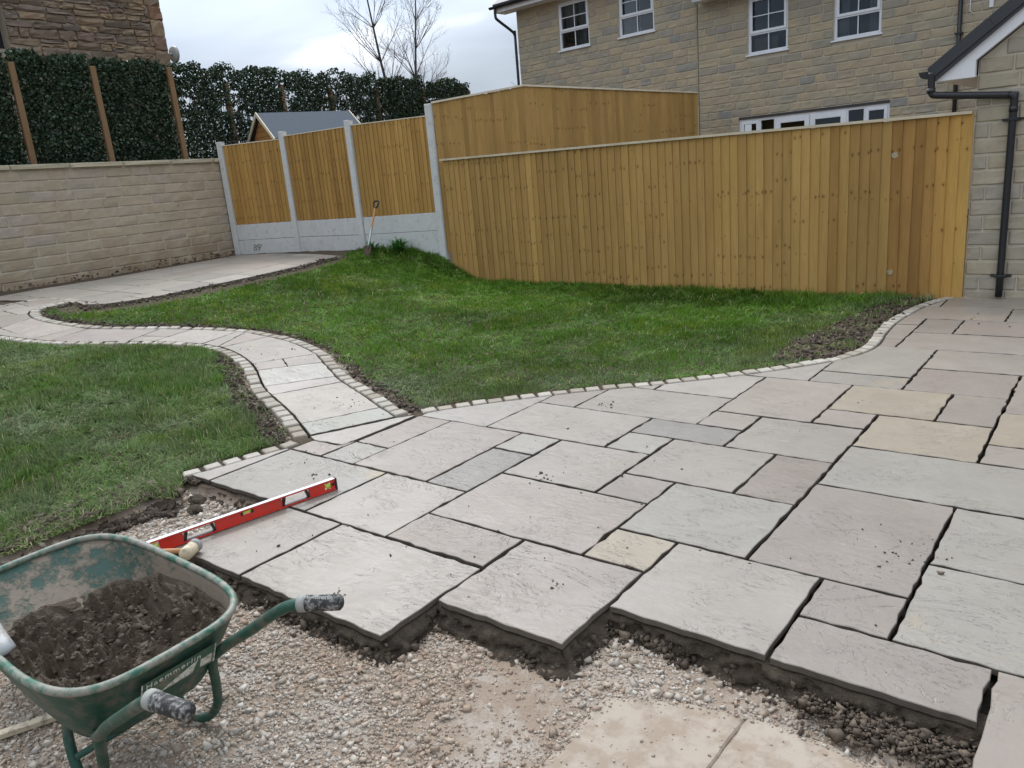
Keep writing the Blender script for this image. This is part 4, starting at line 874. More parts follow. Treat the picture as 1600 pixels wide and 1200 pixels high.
cl = courses(.012, 6.4, zs, [W3, W4, DR], gap=.009); cl.sort(key=lambda c: (c[0] > 5.2, c[2] < 2.2))
lay(hr, 'stone_block', 'house', cl, out=.006)
window(hr, *W3, 3.92, [('blind', 1.20, 1.52, 3.6, 3.84), ('blind', 1.55, 1.68, 3.6, 3.84)])
window(hr, *W4, 3.92, [('curtain', 2.88, 3.05, 3.6, 4.55), ('curtain', 3.42, 3.6, 3.6, 4.55)])
MB().box(DR[0], DR[1], -.008, .05, 2.325, 2.365).build('lintel_trim', MT['tile'], hr)
def glazed(parent):
    fr = MB(); z1 = DR[3]-.005; z0 = DR[2]; y0, y1 = .03, .09
    xs_ = [.92, .99, 1.36, 1.40, 1.66, 1.71, 2.395, 2.405, 3.09, 3.14, 3.40, 3.44, 3.81, 3.88]
    fr.box(.92, 3.88, y0, y1, z1-.05, z1)
    for a, b in ((.92, .965), (1.345, 1.385), (1.665, 1.705), (3.095, 3.135), (3.415, 3.455), (3.835, 3.88)): fr.box(a, b, y0, y1, z0, z1-.05)
    d_ = fr.build('glazed_doors', MT['upvc'], parent)
    for a, b, k in ((.965, 1.345, .055), (1.705, 2.395, .10), (2.405, 3.095, .10), (3.455, 3.835, .055)):
        MB().box(a, a+k, .012, .06, z0, z1-.045).box(b-k, b, .012, .06, z0, z1-.045).box(a+k, b-k, .012, .06, z1-.045-k, z1-.045).build('leaf_frame', MT['upvc'], d_, bevel=.004)
        MB().box(a+k, b-k, .04, .046, z0, z1-.045-k).build('pane', MT['glass'], d_)
    for a, b in ((1.385, 1.665), (3.135, 3.415)): MB().box(a, b, .06, .066, z0, z1-.05).build('pane', MT['glass'], d_)
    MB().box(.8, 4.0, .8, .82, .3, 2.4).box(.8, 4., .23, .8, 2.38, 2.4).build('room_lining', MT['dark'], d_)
glazed(hr)
MB().box(.10, 7.1, -.34, -.012, 4.69, 4.72).box(.08, 7.1, -.36, -.34, 4.69, 4.83).box(.08, .10, -.34, -.012, 4.72, 4.95).build('soffit', MT['white'], hr); gutter(hr, -.02, 7.1, -.42, 4.83)
MB().prism([(-.40, 4.90), (-.40, 4.83), (4.5, 8.2), (4.5, 8.3)], .0, 7.2, 'x').build('roof', MT['tile'], hr)
tube('downpipe', [(4.96, -.05, 4.7), (4.96, -.05, .4)], .034, MT['black'], hr)
for z in (3.28, 2.62): MB().box(4.90, 5.02, -.088, -.0, z, z+.03).build('pipe_bracket', MT['black'], hr)
tube('cable', [(5.10, -.03, 4.6), (5.10, -.03, 3.62), (5.16, -.03, 3.56)], .008, MT['upvc'], hr, 6)
MB().box(5.38, 5.44, -.03, 0, 3.62, 4.4).build('white_conduit', MT['upvc'], hr)

# ------------------------------------------------------------------ outhouse gable at the fence's end
gh = empty('stone_outhouse', 'stone outhouse gable with white bargeboard, dark verge and black downpipe', 'outhouse', loc=(-1.365, 9.30, 0))
zs = [-.07, .075, .23, .38, .535, .685, .835, .985, 1.135, 1.29, 1.44, 1.59, 1.745, 1.90, 2.05, 2.20, 2.35, 2.50, 2.65, 2.80, 2.95, 3.10, 3.25, 3.40]
slope = math.tan(R(37.5)); rz = lambda x: 2.33+max(0, x)*slope if x < 1.55 else 2.33+(3.1-x)*slope
cl = []
for k in range(len(zs)-1):
    lo = 0 if zs[k+1] < 2.36 else (zs[k+1]-2.33)/slope
    if lo > 1.5: break
    cl += courses(lo, 3.1-lo, [zs[k], zs[k+1]], lens=(.30, .44, .36, .50), gap=.012, quoin=((.13, .13) if k % 2 else (.36, .36)) if zs[k] < 2.0 else None)
MB().prism([(0, -.1), (3.1, -.1), (3.1, 2.33), (1.55, 2.33+1.55*slope), (0, 2.33)], 0, 6.8).build('wall', MT['mortar'], gh)
lay(gh, 'stone_block', 'outhouse', cl, out=.008, jit=.001)
f = lambda x, o: 2.33+o+(x)*slope
MB().prism([(-.345, 2.18), (-.012, 2.18), (-.012, 2.335), (1.55, f(1.55, .01)), (3.11, 2.335), (3.11, 2.18), (3.44, 2.18), (3.44, 2.235), (1.55, f(1.55, .215)), (-.345, 2.235)], -.10, -.009).build('bargeboard', MT['white'], gh)
MB().box(-.343, -.01, -.075, 6.8, 2.182, 2.20).build('soffit', MT['white'], gh)
for s in (0, 1):
    pr = [(-.44, 2.205), (-.35, 2.165), (1.55, f(1.55, .16)), (1.55, f(1.55, .285)), (-.44, 2.315)] if False else [(-.43, 2.30), (-.345, 2.19), (1.55, f(1.55, .17)), (1.55, f(1.55, .30))]
    if s: pr = [(3.1-x, z) for x, z in pr]
    MB().prism(pr, -.135, 6.9).build('roof_slope', MT['tile'], gh)
# tile ends of the verge, overlapped up the slope
for k in range(4):
    x = -.43+k*.50; z0 = 2.312+(x+.43)*slope
    MB().prism([(x+.004, z0), (x+.50, z0+.50*slope), (x+.50+.062, z0+.50*slope-.085), (x+.066, z0-.085)], -.150, -.136).build('verge_trim', MT['tile'], gh)
g_ = gutter(gh, 0, 6.9, 0, 0); g_.rotation_euler.z = R(90); g_.location = (-.455, -.10, 2.275)
e_ = MB().prism([(-.515, 2.285), (-.40, 2.285), (-.40, 2.215), (-.45, 2.215), (-.49, 2.235)], -.106, -.098).build('gutter_end', MT['black'], gh)
tube('downpipe', catmull([(-.385, -.13, 2.27), (-.385, -.13, 2.14), (-.375, -.13, 2.075), (-.31, -.125, 2.045), (.22, -.055, 1.985), (.30, -.052, 1.975), (.325, -.05, 1.93), (.326, -.05, 1.84), (.326, -.05, .02)], 5), .034, MT['black'], gh, 14)
for z in (1.74, .22):
    MB().box(.27, .382, -.09, 0, z, z+.026).box(.235, .27, -.03, 0, z+.004, z+.022).box(.382, .42, -.03, 0, z+.004, z+.022).build('pipe_bracket', MT['black'], gh, bevel=.003)
for q in ((-.385, -.13, 2.12), (.326, -.05, 1.87)): tube('pipe_collar', [(q[0], q[1], q[2]), (q[0], q[1], q[2]-.05)], .040, MT['black'], gh, 14)

# ------------------------------------------------------------------ old rubble-stone building
ob = empty('old_stone_building', 'tall old rubble-stone building end rising behind the ivy screen', 'building', loc=(-19, 5.2, 0), rz=R(90))
WN = (.9, 2.39, 5.05, 6.2)
core(ob, 'wall', MT['oldmortar'], 0, 5.92, .3, 8.6, [WN], 0, .5); MB().box(5.62, 5.92, .5, 6, .3, 8.6).build('side_wall', MT['rubble'], ob)
MB().box(WN[0], WN[1], .3, .32, WN[2], WN[3]).build('window_opening', MT['dark'], ob)
cl = []; z = 4.25
while z < 6.95:
    h0 = random.choice((.13, .17, .21, .15)); x = 1.2
    while x < 5.55:
        if z+h0 > WN[2] and WN[0]-.5 < x < WN[1]: x = WN[1]
        l = random.uniform(.2, .62); l = min(l, 5.6-x)
        split = random.random() < .25 and h0 > .15
        if not (x < WN[1] and x+l > WN[0]-.3 and z+h0 > WN[2] and z < WN[3]):
            dz = random.uniform(-.012, .012)
            if split: cl += [(x+.01, x+l-.01, z+.008+dz, z+h0*.5+dz-.005), (x+.01, x+l*.9, z+h0*.5+.006+dz, z+h0-.008+dz)]
            else: cl.append((x+.013, x+l-.013, z+.012+dz, z+h0-.012+dz))
        x += l
    z += h0
cl.sort(key=lambda c: -(c[1]-c[0])*(c[3]-c[2]) if c[3] > 4.75 and c[1] > 1.9 else 1)
lay(ob, 'rubble_stone', 'rubble', cl, dep=.10, out=.022, jit=.008)
z = 4.2; k = 0
while z < 7: h0 = random.uniform(.28, .42); w = (.34, .2)[k % 2]; lay(ob, 'corner_stone', 'rubble', [(5.60 if k % 2 else 5.58, 5.93, z+.008, z+h0-.008)], dep=.12, out=.02); z += h0; k += 1
fit = empty('wall_fitting', 'small pale round fitting sticking out past the corner of the old rubble building', 'wall fitting', loc=(-18.95, 11.19, 5.15))
tube('dish', [(.0, .02, 0), (0, .09, 0)], [.17, .20], MT['dish'], fit, 20); tube('bracket', [(0, -.06, 0), (0, .03, 0)], .03, MT['dish'], fit, 8)

# ------------------------------------------------------------------ ivy screen
iv = empty('ivy_screen', 'tall clipped ivy screen on timber posts behind the garden wall', 'ivy screen')
SX = lambda y: -13.90-.028*(y-5.45)
py = [2.9, 4.17, 5.45, 6.73, 8.10, 9.33, 10.58, 11.92, 13.3, 14.9, 16.66]
for y in py:
    o = MB().box(-.045, .045, -.045, .045, .4, 3.9+random.uniform(-.05, .05)+(.08 if y < 8.5 else -.08)).build('post', MT['post'], iv, (SX(y)+.06+(.035 if y < 9 else -.12), y, 0), .006); o.rotation_euler = (random.gauss(0, .006), random.gauss(0, .006), 0)
def ivy(y0, y1, dens, top):
    A = (y1-y0)*2.3; n = int(A*dens); y = RNG.uniform(y0+.05, y1-.05, n); zt = top+(fbm(y, y*0, 3.1, 3, 21)-.5)*.34; z = 1.75+(zt-1.75)*RNG.random(n)**.93
    d = RNG.random(n); x = SX(y)+.12-.26*d-.03*fbm(y, z, 3, 2, 5)
    keep = (fbm(y, z, 6.5, 2, 25)+(.22 if y0 < 8.0 else .085)+.06*RNG.random(n)+np.clip((2.9-z)*.1, 0, .1)) > .40; x, y, z = x[keep], y[keep], z[keep]; n = len(x)
    s = RNG.uniform(.030, .056, n)
    tmpl = np.array([(0, 0, 0), (-.5, .42, .12), (0, 1.05, -.06), (.5, .42, .12)]); F_ = np.array([(0, 2, 1), (0, 3, 2)])
    # leaves hang down and face outwards, each turned its own way
    a = RNG.normal(0, .75, n); b_ = RNG.normal(.45, .5, n); r_ = RNG.normal(0, .8, n)
    X = tmpl[None, :, 0]*s[:, None]; Y = -tmpl[None, :, 1]*s[:, None]; Zc = tmpl[None, :, 2]*s[:, None]
    X, Y = X*np.cos(r_)[:, None]-Y*np.sin(r_)[:, None], X*np.sin(r_)[:, None]+Y*np.cos(r_)[:, None]
    # local: X along the screen, Y up, Z outwards; tilt about X
    Y, Zc = Y*np.cos(b_)[:, None]-Zc*np.sin(b_)[:, None], Y*np.sin(b_)[:, None]+Zc*np.cos(b_)[:, None]
    X, Zc = X*np.cos(a)[:, None]-Zc*np.sin(a)[:, None], X*np.sin(a)[:, None]+Zc*np.cos(a)[:, None]
    V = np.stack([x[:, None]+Zc, y[:, None]+X, z[:, None]+Y], -1).reshape(-1, 3); T = (F_[None]+(np.arange(n)*4)[:, None, None]).reshape(-1, 3)
    c_ = pick([(.024, .05, .026), (.04, .075, .036), (.065, .105, .055), (.022, .042, .022)], n); c_[RNG.random(n) < .03] = (.12, .10, .05)
    return V, T, np.repeat(np.column_stack([c_, np.ones(n)]), 4, 0)
for k in range(len(py)-1):
    V, T, C = ivy(py[k], py[k+1], 6200 if py[k] < 8.0 else (4200 if k < len(py)-3 else 5600), 4.12 if py[k] < 7 else 4.10)
    o = link('ivy_foliage', npmesh('ivy_foliage', V, T, False, {'col': (C, 'FLOAT_COLOR')}), MT['leaf'], iv); o['kind'] = 'stuff'
    VV = []; FF = []
    for _ in range(46):
        y = RNG.uniform(py[k]+.05, py[k+1]-.05); z = .8; p = []
        while z < 3.55+RNG.random()*.35: p.append((SX(y)-.02+RNG.normal(0, .02), y, z)); z += .28; y += RNG.normal(0, .05)
        v, f_ = tube_data(p, .006, 4, False); b0 = len(VV); VV += v; FF += [[b0+i for i in q] for q in f_]
    o = link('ivy_stems', mesh('ivy_stems', VV, FF), MT['bark'], iv); o['kind'] = 'stuff'

# ------------------------------------------------------------------ bare trees
def tree(name, label, base, stems, seed, scale=1.0, lev=5):
    rnd = random.Random(seed); V = []; F = []; parts = []
    t = empty(name, label, 'tree', loc=base)
    def add(buf, pts, r): v, f_ = tube_data(pts, r, 5 if r[0] < .03 else 8, False); b0 = len(buf[0]); buf[0].extend(v); buf[1].extend([[b0+i for i in q] for q in f_])
    def grow(buf, p, d, L_, r, lv, minlv=0):
        n = 6; pts = [p]; rr = [r]; kids = []
        for i in range(1, n+1):
            d = (d+Vector((rnd.gauss(0, .07), rnd.gauss(0, .07), rnd.gauss(0, .04)+.03))).normalized(); p = p+d*L_/n; pts.append(p); rr.append(r*(1-.72*i/n))
            if lv > 0 and i > 1: kids.append((p, d, rr[-1], i))
        add(buf, pts, rr)
        for (q, dd, r2, i) in kids:
            for _ in range(2 if lv > 2 else rnd.choice((1, 1, 2))):
                a = rnd.uniform(0, 6.28); o = dd.orthogonal().normalized(); o = (Matrix.Rotation(a, 3, dd) @ o); ang = rnd.uniform(.45, .85)
                nd = (dd*math.cos(ang)+o*math.sin(ang)+Vector((0, 0, .12))).normalized(); grow(buf, q, nd, L_*rnd.uniform(.36, .56)*(1.15-.09*i), max(r2*.5, .003), lv-1)
    tb = ([], []); br = ([], [])
    for (off, d, L_, r, lv) in stems:
        n = 8; p = Vector(off); d = Vector(d).normalized(); pts = [p]; rr = [r]
        for i in range(1, n+1):
            d = (d+Vector((rnd.gauss(0, .025), rnd.gauss(0, .025), .02))).normalized(); p = p+d*L_/n; pts.append(p); rr.append(r*(1-.85*i/n))
            if p.z > L_*.28:
                for _ in range(6):
                    a = rnd.uniform(0, 6.28); o = Matrix.Rotation(a, 3, d) @ d.orthogonal().normalized(); ang = rnd.uniform(.55, .95)
                    grow(br, p, (d*math.cos(ang)+o*math.sin(ang)).normalized(), L_*rnd.uniform(.16, .26)*(1.35-.09*i), max(rr[-1]*.42, .007), lv)
        add(tb, pts, rr)
    link('trunk', mesh('trunk', *tb), MT['bark'], t); link('branches', mesh('branches', *br), MT['bark'], t); return t
tree('bare_tree', 'leafless tree with two slender leaders rising behind the ivy screen', (-19.7, 19.6, .4), [((0, 0, 0), (-.012, -.01, 1), 8.2, .085, 2), ((.14, .11, 1.0), (.065, .055, 1), 7.2, .07, 2)], 5)
tree('bare_shrub', 'thin bare twigs showing past the far corner of the stone house', (-13.6, 17.6, .5), [((0, 0, 0), (.12, .05, 1), 3.9, .035, 1), ((.3, .2, 0), (.22, .1, 1), 3.5, .03, 1)], 9)

# ------------------------------------------------------------------ shed behind the panel fence
S_a, S_b = Vector((-13.119, 8.919+.5, 3.118)), Vector((-12.5, 11.3, 3.118)); S_a = Vector((-13.05, 9.25, 3.13)); S_b = Vector((-12.60, 10.95, 3.13))
sd = (S_b-S_a); SL = sd.length; sh = empty('garden_shed', 'small timber garden shed with grey felt roof behind the panel fence', 'shed', loc=(S_a.x, S_a.y, 0), rz=math.atan2(sd.y, sd.x))
hw = .62; er = 2.66; rdz = 3.13
for s in (-1, 1):
    MB().prism([(0, rdz), (s*(hw+.10), er-.035), (s*(hw+.10), er-.06), (0, rdz-.03)], -.06, SL+.06, 'x').build('roof_slope', MT['felt'], sh)
    for xx in (-.085, SL+.06): MB().prism([(0, rdz+.012), (s*(hw+.12), er-.04), (s*(hw+.12), er-.11), (0, rdz-.065)], xx, xx+.022, 'x').build('bargeboard', MT['cap'], sh)
MB().box(.02, SL, -hw+.03, hw-.03, .5, er-.12).prism([(-hw+.03, er-.12), (hw-.03, er-.12), (0, rdz-.09)], .02, SL, 'x').build('frame', MT['dark'], sh)
z = 1.6
while z < rdz-.06:
    w = hw if z < er-.1 else hw*(rdz-.03-z)/(rdz-.03-(er-.1)); w = max(w, .02)
    w2 = hw if z+.1 < er-.1 else max(.01, hw*(rdz-.03-z-.1)/(rdz-.03-(er-.1)))
    MB().prism([(-w, z), (w, z), (w2, z+.094), (-w2, z+.094)], .0, .02, 'x').build('plank', MT['shed'], sh); z += .1
for s in (-1, 1):
    for k in range(10): MB().box(.0, SL, min(s*hw, s*(hw-.02)), max(s*hw, s*(hw-.02)), 1.6+k*.1, 1.694+k*.1).build('plank', MT['shed'], sh)

# ------------------------------------------------------------------ spade against the fence
sp = empty('garden_spade', 'muddy long-handled spade leaning on the concrete post of the panel fence', 'spade', loc=(-9.66, 8.42, .555))
top = Vector((-9.74, 8.86, 1.40))-Vector((-9.66, 8.42, .555)); ax = top.normalized(); at = lambda s: ax*s
tube('shaft', [at(.36), at(.50), at(.84)], .017, MT['shaft'], sp, 10); tube('socket', [at(.16), at(.22), at(.50)], [.012, .019, .020], MT['steel'], sp, 10)
side = Vector((1, 0, 0))
tube('grip', catmull([at(.83), at(.87)-side*.045, at(.945)-side*.055, at(.96), at(.945)+side*.055, at(.87)+side*.045, at(.83)], 4), .014, MT['black'], sp, 8)
V = []; n2_ = ax.cross(side).normalized()
for k, t in enumerate((-.045, .0, .06, .12, .18, .20)):
    w = (.045, .07, .080, .082, .078, .02)[k]
    for j in (-1, -.5, 0, .5, 1): V.append(at(t)+side*w*j+n2_*(.016*(1-j*j)-.008))
F = [[r*5+c, r*5+c+1, r*5+c+6, r*5+c+5] for r in range(5) for c in range(4)]
bl = link('blade', mesh('blade', V, F, True), MT['mud'], sp); sm = bl.modifiers.new('s', 'SOLIDIFY'); sm.thickness = .004

# ------------------------------------------------------------------ grassy tufts at the foot of the fence
for k, (p, r, n, lab) in enumerate((((-9.88, 8.84, .60), .17, 60, 'smaller spiky green tuft beside the spade, against the gravel boards'), ((-9.37, 8.95, .565), .23, 130, 'fullest spiky green tuft on the bank in front of the gravel boards'))):
    V = []; F = []; p = Vector(p)+Vector((0, -.08, .03))
    for _ in range(n):
        a = RNG.uniform(0, 6.28); ln = r*RNG.uniform(.9, 1.9); el = RNG.uniform(.55, 1.4); d = Vector((math.cos(a)*math.cos(el), math.sin(a)*math.cos(el), math.sin(el))); s_ = Vector((-math.sin(a), math.cos(a), 0)); o = Vector(RNG.normal(0, .03, 3)); o.z = abs(o.z)*.5; b0 = len(V)
        for t, w in ((0, .006), (.4, .010), (.75, .007), (1, .0005)):
            c_ = o+d*ln*t-Vector((0, 0, ln*.45*t*t)); V += [c_-s_*w, c_+s_*w]
        F += [[b0+2*i, b0+2*i+1, b0+2*i+3, b0+2*i+2] for i in range(3)]
    o = link('weed_tuft', mesh('weed_tuft', V, F), plain('weed_leaf', (.055, .17, .03), .5), None, p); setp(o, lab, 'weed', 'weeds by the fence')

# ------------------------------------------------------------------ spirit level and mallet
A_, B_ = Vector((-3.446, 2.560, 0)), Vector((-3.635, 1.575, 0)); d = (B_-A_).normalized()
lv = empty('spirit_level', 'long red spirit level standing on edge across the paving slabs', 'spirit level', loc=A_+Vector((0, 0, .0035)), rz=math.atan2(d.y, d.x))
LL = 1.06; Hh = .066; w = .013
def trap(a, b): return (a, b)
holes = [(.17, .335), (.70, .865)]
bod = MB().box(.012, LL-.012, -w, w, 0, .008).box(.012, LL-.012, -w, w, Hh-.008, Hh)
for a, b in ((.055+.02, .17), (.335, .495), (.565, .70), (.865, LL-.08)): bod.box(a, b, -w*.55, w*.55, .008, Hh-.008)
bod.box(.012, .035, -w*.55, w*.55, .008, Hh-.008).box(LL-.04, LL-.012, -w*.55, w*.55, .008, Hh-.008).box(.495, .565, -w*.55, w*.55, .008, .036)
bod.box(.035, .075, -w*.55, w*.55, .008, .014).box(.035, .075, -w*.55, w*.55, Hh-.014, Hh-.008)
bod.build('body', MT['red'], lv)
MB().box(0.012, LL-.012, -w*1.02, w*1.02, Hh+.0002, Hh+.0022).build('top_edge', MT['alu'], lv)
for a in (0, LL-.012): MB().box(a, a+.012, -w*1.1, w*1.1, -.0015, Hh+.003).build('end_cap', MT['black'], lv, bevel=.002)
for a, b in holes:
    MB().prism([(a, .008), (a+.012, .008), (a+.026, Hh-.008), (a+.012, Hh-.008)], -w*.8, w*.8).prism([(b, .008), (b-.012, .008), (b-.026, Hh-.008), (b-.012, Hh-.008)], -w*.8, w*.8).box(a+.014, b-.014, -w*.7, w*.7, .008, .011).build('hand_grip_trim', MT['black'], lv)
tube('vial', [(.508, 0, .049), (.552, 0, .049)], .0095, MT['vial'], lv, 12); MB().box(.495, .507, -w*.7, w*.7, .036, Hh-.008).box(.553, .565, -w*.7, w*.7, .036, Hh-.008).build('vial_mount', MT['black'], lv)
tube('vial', [(.055, -w*.6, .033), (.055, w*.6, .033)], .0165, MT['vial'], lv, 18); tube('vial', [(LL-.06, -w*.6, .033), (LL-.06, w*.6, .033)], .0165, MT['vial'], lv, 18)
tube('end_grommet', [(.024, -w*.7, .036), (.024, w*.7, .036)], .009, MT['black'], lv, 14)
ml_ = empty('mallet', 'pale rubber mallet head beside the lower end of the red level', 'mallet', loc=(-3.43, 1.645, .036), rz=R(-60))
tube('head', [(-.052, 0, 0), (-.048, 0, 0), (.036, 0, 0), (.048, 0, 0)], [.026, .031, .033, .029], MT['mallet'], ml_, 20); tube('head_band', [(-.060, 0, 0), (-.030, 0, 0)], [.0335, .0345], MT['greyrub'], ml_, 20)
tube('handle', [(-.0, 0, 0), (-.02, -.28, -.018)], .013, MT['shaft'], ml_, 10)

# ------------------------------------------------------------------ wheelbarrow
O_ = Vector((-1.5605, .9046, 0)); ang = .033; f_ = Vector((-math.cos(ang), -math.sin(ang), 0)); g_ = Vector((-math.sin(ang), math.cos(ang), 0))
wb_ = empty('wheelbarrow', 'green builder wheelbarrow with a mud-caked tray full of wet mortar', 'wheelbarrow', loc=O_); wb_.rotation_euler.z = math.atan2(f_.y, f_.x)
# local axes: +x towards the wheel, y: far side is negative
FY = -1
def ring(t, s):
    """t round the tray, s 0 bottom .. 1 rim"""
    e = 3.4+.46*s; c_, q = math.cos(t), math.sin(t); u = math.copysign(abs(c_)**(2/e), c_); v = math.copysign(abs(q)**(2/e), q)
    k = s**.85
    x0, x1 = .67+(.525-.67)*k, 1.05+(1.453-1.05)*k; hwid = .20+(.316-.20)*k
    x = (x0+x1)/2+u*(x1-x0)/2; hw_ = hwid*(1-.072*(x-.52)/.93*s)
    z = .15+(.391-.15)*s+.074*s*np.clip((x-.525)/.93, 0, 1)
    if u > .7: x += .011*math.sin(v*11)*math.sin(math.pi*s)
    return Vector((x, v*hw_, z))
nt_, ns_ = 72, 10; V = []; F = []
for j in range(ns_+1):
    for i in range(nt_): V.append(ring(2*math.pi*i/nt_, j/ns_))
for j in range(ns_):
    for i in range(nt_): F.append([j*nt_+i, j*nt_+(i+1) % nt_, (j+1)*nt_+(i+1) % nt_, (j+1)*nt_+i])
F.append(list(range(nt_-1, -1, -1)))
def tray_mat():
    m, t, b = newmat('mud_caked_tray'); p = coords(t, 'obj'); sx = node(t, 'ShaderNodeSeparateXYZ'); t.links.new(p, sx.inputs[0])
    n = noise(t, p, 11, 7, .72); n2 = noise(t, p, 60, 5, .7); geo = t.nodes.new('ShaderNodeNewGeometry')
    g = mix(t, (.022, .062, .045), (.04, .095, .07), n2); mud = mix(t, (.15, .115, .08), (.25, .20, .145), n2)
    # caked thickest on the sides and rear of the inside, thin over the front ribs
    side_ = math_(t, 'MULTIPLY', math_(t, 'SUBTRACT', 1.12, sx.outputs['X'], True), 1.6, True)
    k = math_(t, 'MULTIPLY', math_(t, 'SUBTRACT', math_(t, 'ADD', n, math_(t, 'MULTIPLY', side_, .46)), .43, True), 9, True)
    t.links.new(mix(t, g, mud, k), b.inputs['Base Color']); b.inputs['Roughness'].default_value = .6; bump(t, b, math_(t, 'ADD', n2, math_(t, 'MULTIPLY', k, 1.5)), .002); return m
ty = link('tray', mesh('tray', V, F, True), tray_mat(), wb_); sm = ty.modifiers.new('s', 'SOLIDIFY'); sm.thickness = .004; sm.offset = 0
# outer skin keeps its paint
V2_ = [v+Vector(((v.x-.97)*.012, v.y*.02, -.003)) for v in V[:nt_*(ns_+1)]]
sk = link('tray_skin', mesh('tray_skin', V2_, [list(reversed(q)) for q in F[:-1]]+[list(range(nt_))], True), MT['green'], wb_)
tube('rim', [ring(2*math.pi*i/nt_, 1.0)+Vector((0, 0, .004)) for i in range(nt_)], .0125, plain('caked_rim', (.04, .13, .085), .5, 0, .4, .75, (.25, .235, .19), .001, 22), wb_, 8, True)
HP = {-1: [(.02, -.228, .58), (.112, -.186, .573), (.18, -.158, .552), (.359, -.157, .43), (.50, -.156, .335), (.60, -.156, .262), (.75, -.15, .165)],
      1: [(-.027, .253, .58), (.09, .264, .572), (.137, .274, .552), (.288, .266, .45), (.42, .25, .36), (.545, .235, .265), (.72, .18, .165)]}
for s in (-1, 1):
    P_ = HP[s]; ends = [(.95, .14*s, .125), (1.40, .08*s, .11), (1.62, .065*s, .10)]
    tube('handle', catmull([P_[0], P_[1]]+P_[2:]+ends, 5), .0165, MT['green'], wb_, 12)
    a0, a1 = Vector(P_[0]), Vector(P_[1]); d_ = (a1-a0).normalized()
    tube('grip', [a0-d_*.006, a0, a0+d_*.09, a1+d_*.0, a1+d_*.012], [.016, .0215, .0225, .0225, .0195], MT['grip'], wb_, 18)
    tube('grip_collar', [a1-d_*.006, a1+d_*.018], .0238, plain('caked_collar', (.30, .30, .27), .7), wb_, 16)
    y = s*.0
    L0 = [(.60, -.156, .262), (.632, -.165, .20), (.688, -.193, .10), (.745, -.213, -.01), (.785, -.200, -.062), (.84, -.180, -.078), (.895, -.170, -.050), (.935, -.165, .02), (.96, -.15, .10), (.97, -.13, .15)]
    if s > 0: L0 = [(.545, .235, .265), (.58, .225, .20), (.655, .205, .08), (.70, .205, -.01), (.74, .205, -.062), (.80, .20, -.078), (.86, .20, -.050), (.90, .195, .02), (.93, .18, .10), (.95, .15, .15)]
    tube('leg', catmull(L0, 5), .0155, MT['green'], wb_, 12)
tube('cross_brace', [(.86, -.2, .03), (.86, .2, .03)], .011, MT['green'], wb_)
wh = tube('wheel', [Vector((1.62, -.045, .09))+Vector((.0, 0, 0)), Vector((1.62, -.03, .09)), Vector((1.62, .03, .09)), Vector((1.62, .045, .09))], [.15, .185, .185, .15], MT['black'], wb_, 28)
tube('axle', [(1.62, -.09, .09), (1.62, .09, .09)], .012, MT['steel'], wb_)
# maker's label on the rear face: a pale frame, triangle and lettering
n_r = Vector((-1, 0, -.48)).normalized(); zc = .325; base = Vector((.548, 0, zc)); upv = Vector((-.48, 0, 1)).normalized(); lat = Vector((0, -1, 0))
mb_ = Matrix((lat.to_4d()*0, lat.to_4d()*0, lat.to_4d()*0, (0, 0, 0, 1)))
def on_label(name, polys, mat, off):
    VV = []; FF = []
    for P_ in polys:
        b0 = len(VV); VV += [base+lat*u+upv*v+n_r*off for u, v in P_]; VV += [base+lat*u+upv*v+n_r*(off-.001) for u, v in P_]; m_ = len(P_)
        FF += [[b0+i for i in range(m_)], [b0+2*m_-1-i for i in range(m_)]]+[[b0+i, b0+m_+i, b0+m_+(i+1) % m_, b0+(i+1) % m_] for i in range(m_)]
    return link(name, mesh(name, VV, FF), mat, wb_)
pale = plain('label_print', (.62, .62, .56), .6, dirt=.5, dcol=(.20, .22, .16), dscale=60)
U0, U1, V0, V1_ = -.105, .135, -.052, .030
on_label('maker_label', [[(U0, V0), (U1, V0), (U1, V1_), (U0, V1_)]], plain('label_green', (.03, .09, .055), .6, dirt=.4, dcol=(.22, .19, .14)), .0125)
on_label('label_border', [[(U0, V0), (U0+.004, V0), (U0+.004, V1_), (U0, V1_)], [(U1-.004, V0), (U1, V0), (U1, V1_), (U1-.004, V1_)], [(U0+.055, V0+.004), (U1-.06, V0+.052), (U1-.075, V0+.006)], [(U0+.01, V0+.004), (U0+.05, V0+.004), (U0+.05, V0+.03), (U0+.01, V0+.03)], [(U1-.05, V0+.01), (U1-.012, V0+.01), (U1-.012, V0+.045), (U1-.05, V0+.045)]], pale, .0135)
fc = bpy.data.curves.new('maker_name', 'FONT'); fc.body = 'Haemmerlin'; fc.size = .030; fc.extrude = .0004; fc.space_character = 1.2; fc.materials.append(pale); o = bpy.data.objects.new('maker_name', fc); COL.objects.link(o); o.parent = wb_
Mx = Matrix((lat, upv, n_r)).transposed().to_4x4(); Mx.translation = base+lat*(U0+.012)+upv*(V1_-.026)+n_r*.0145; o.matrix_local = Mx
fc = bpy.data.curves.new('grip_name', 'FONT'); fc.body = 'Haemmerlin'; fc.size = .017; fc.extrude = .0003; fc.materials.append(pale); o = bpy.data.objects.new('grip_name', fc); COL.objects.link(o); o.parent = wb_
Mx = Matrix((Vector((-.91, -.41, .07)).normalized(), Vector((.27, -.61, .74)).normalized(), Vector((-.28, .65, .70)).normalized())).transposed().to_4x4(); Mx.translation = Vector((.105, -.178, .574+.0185)); o.matrix_local = Mx

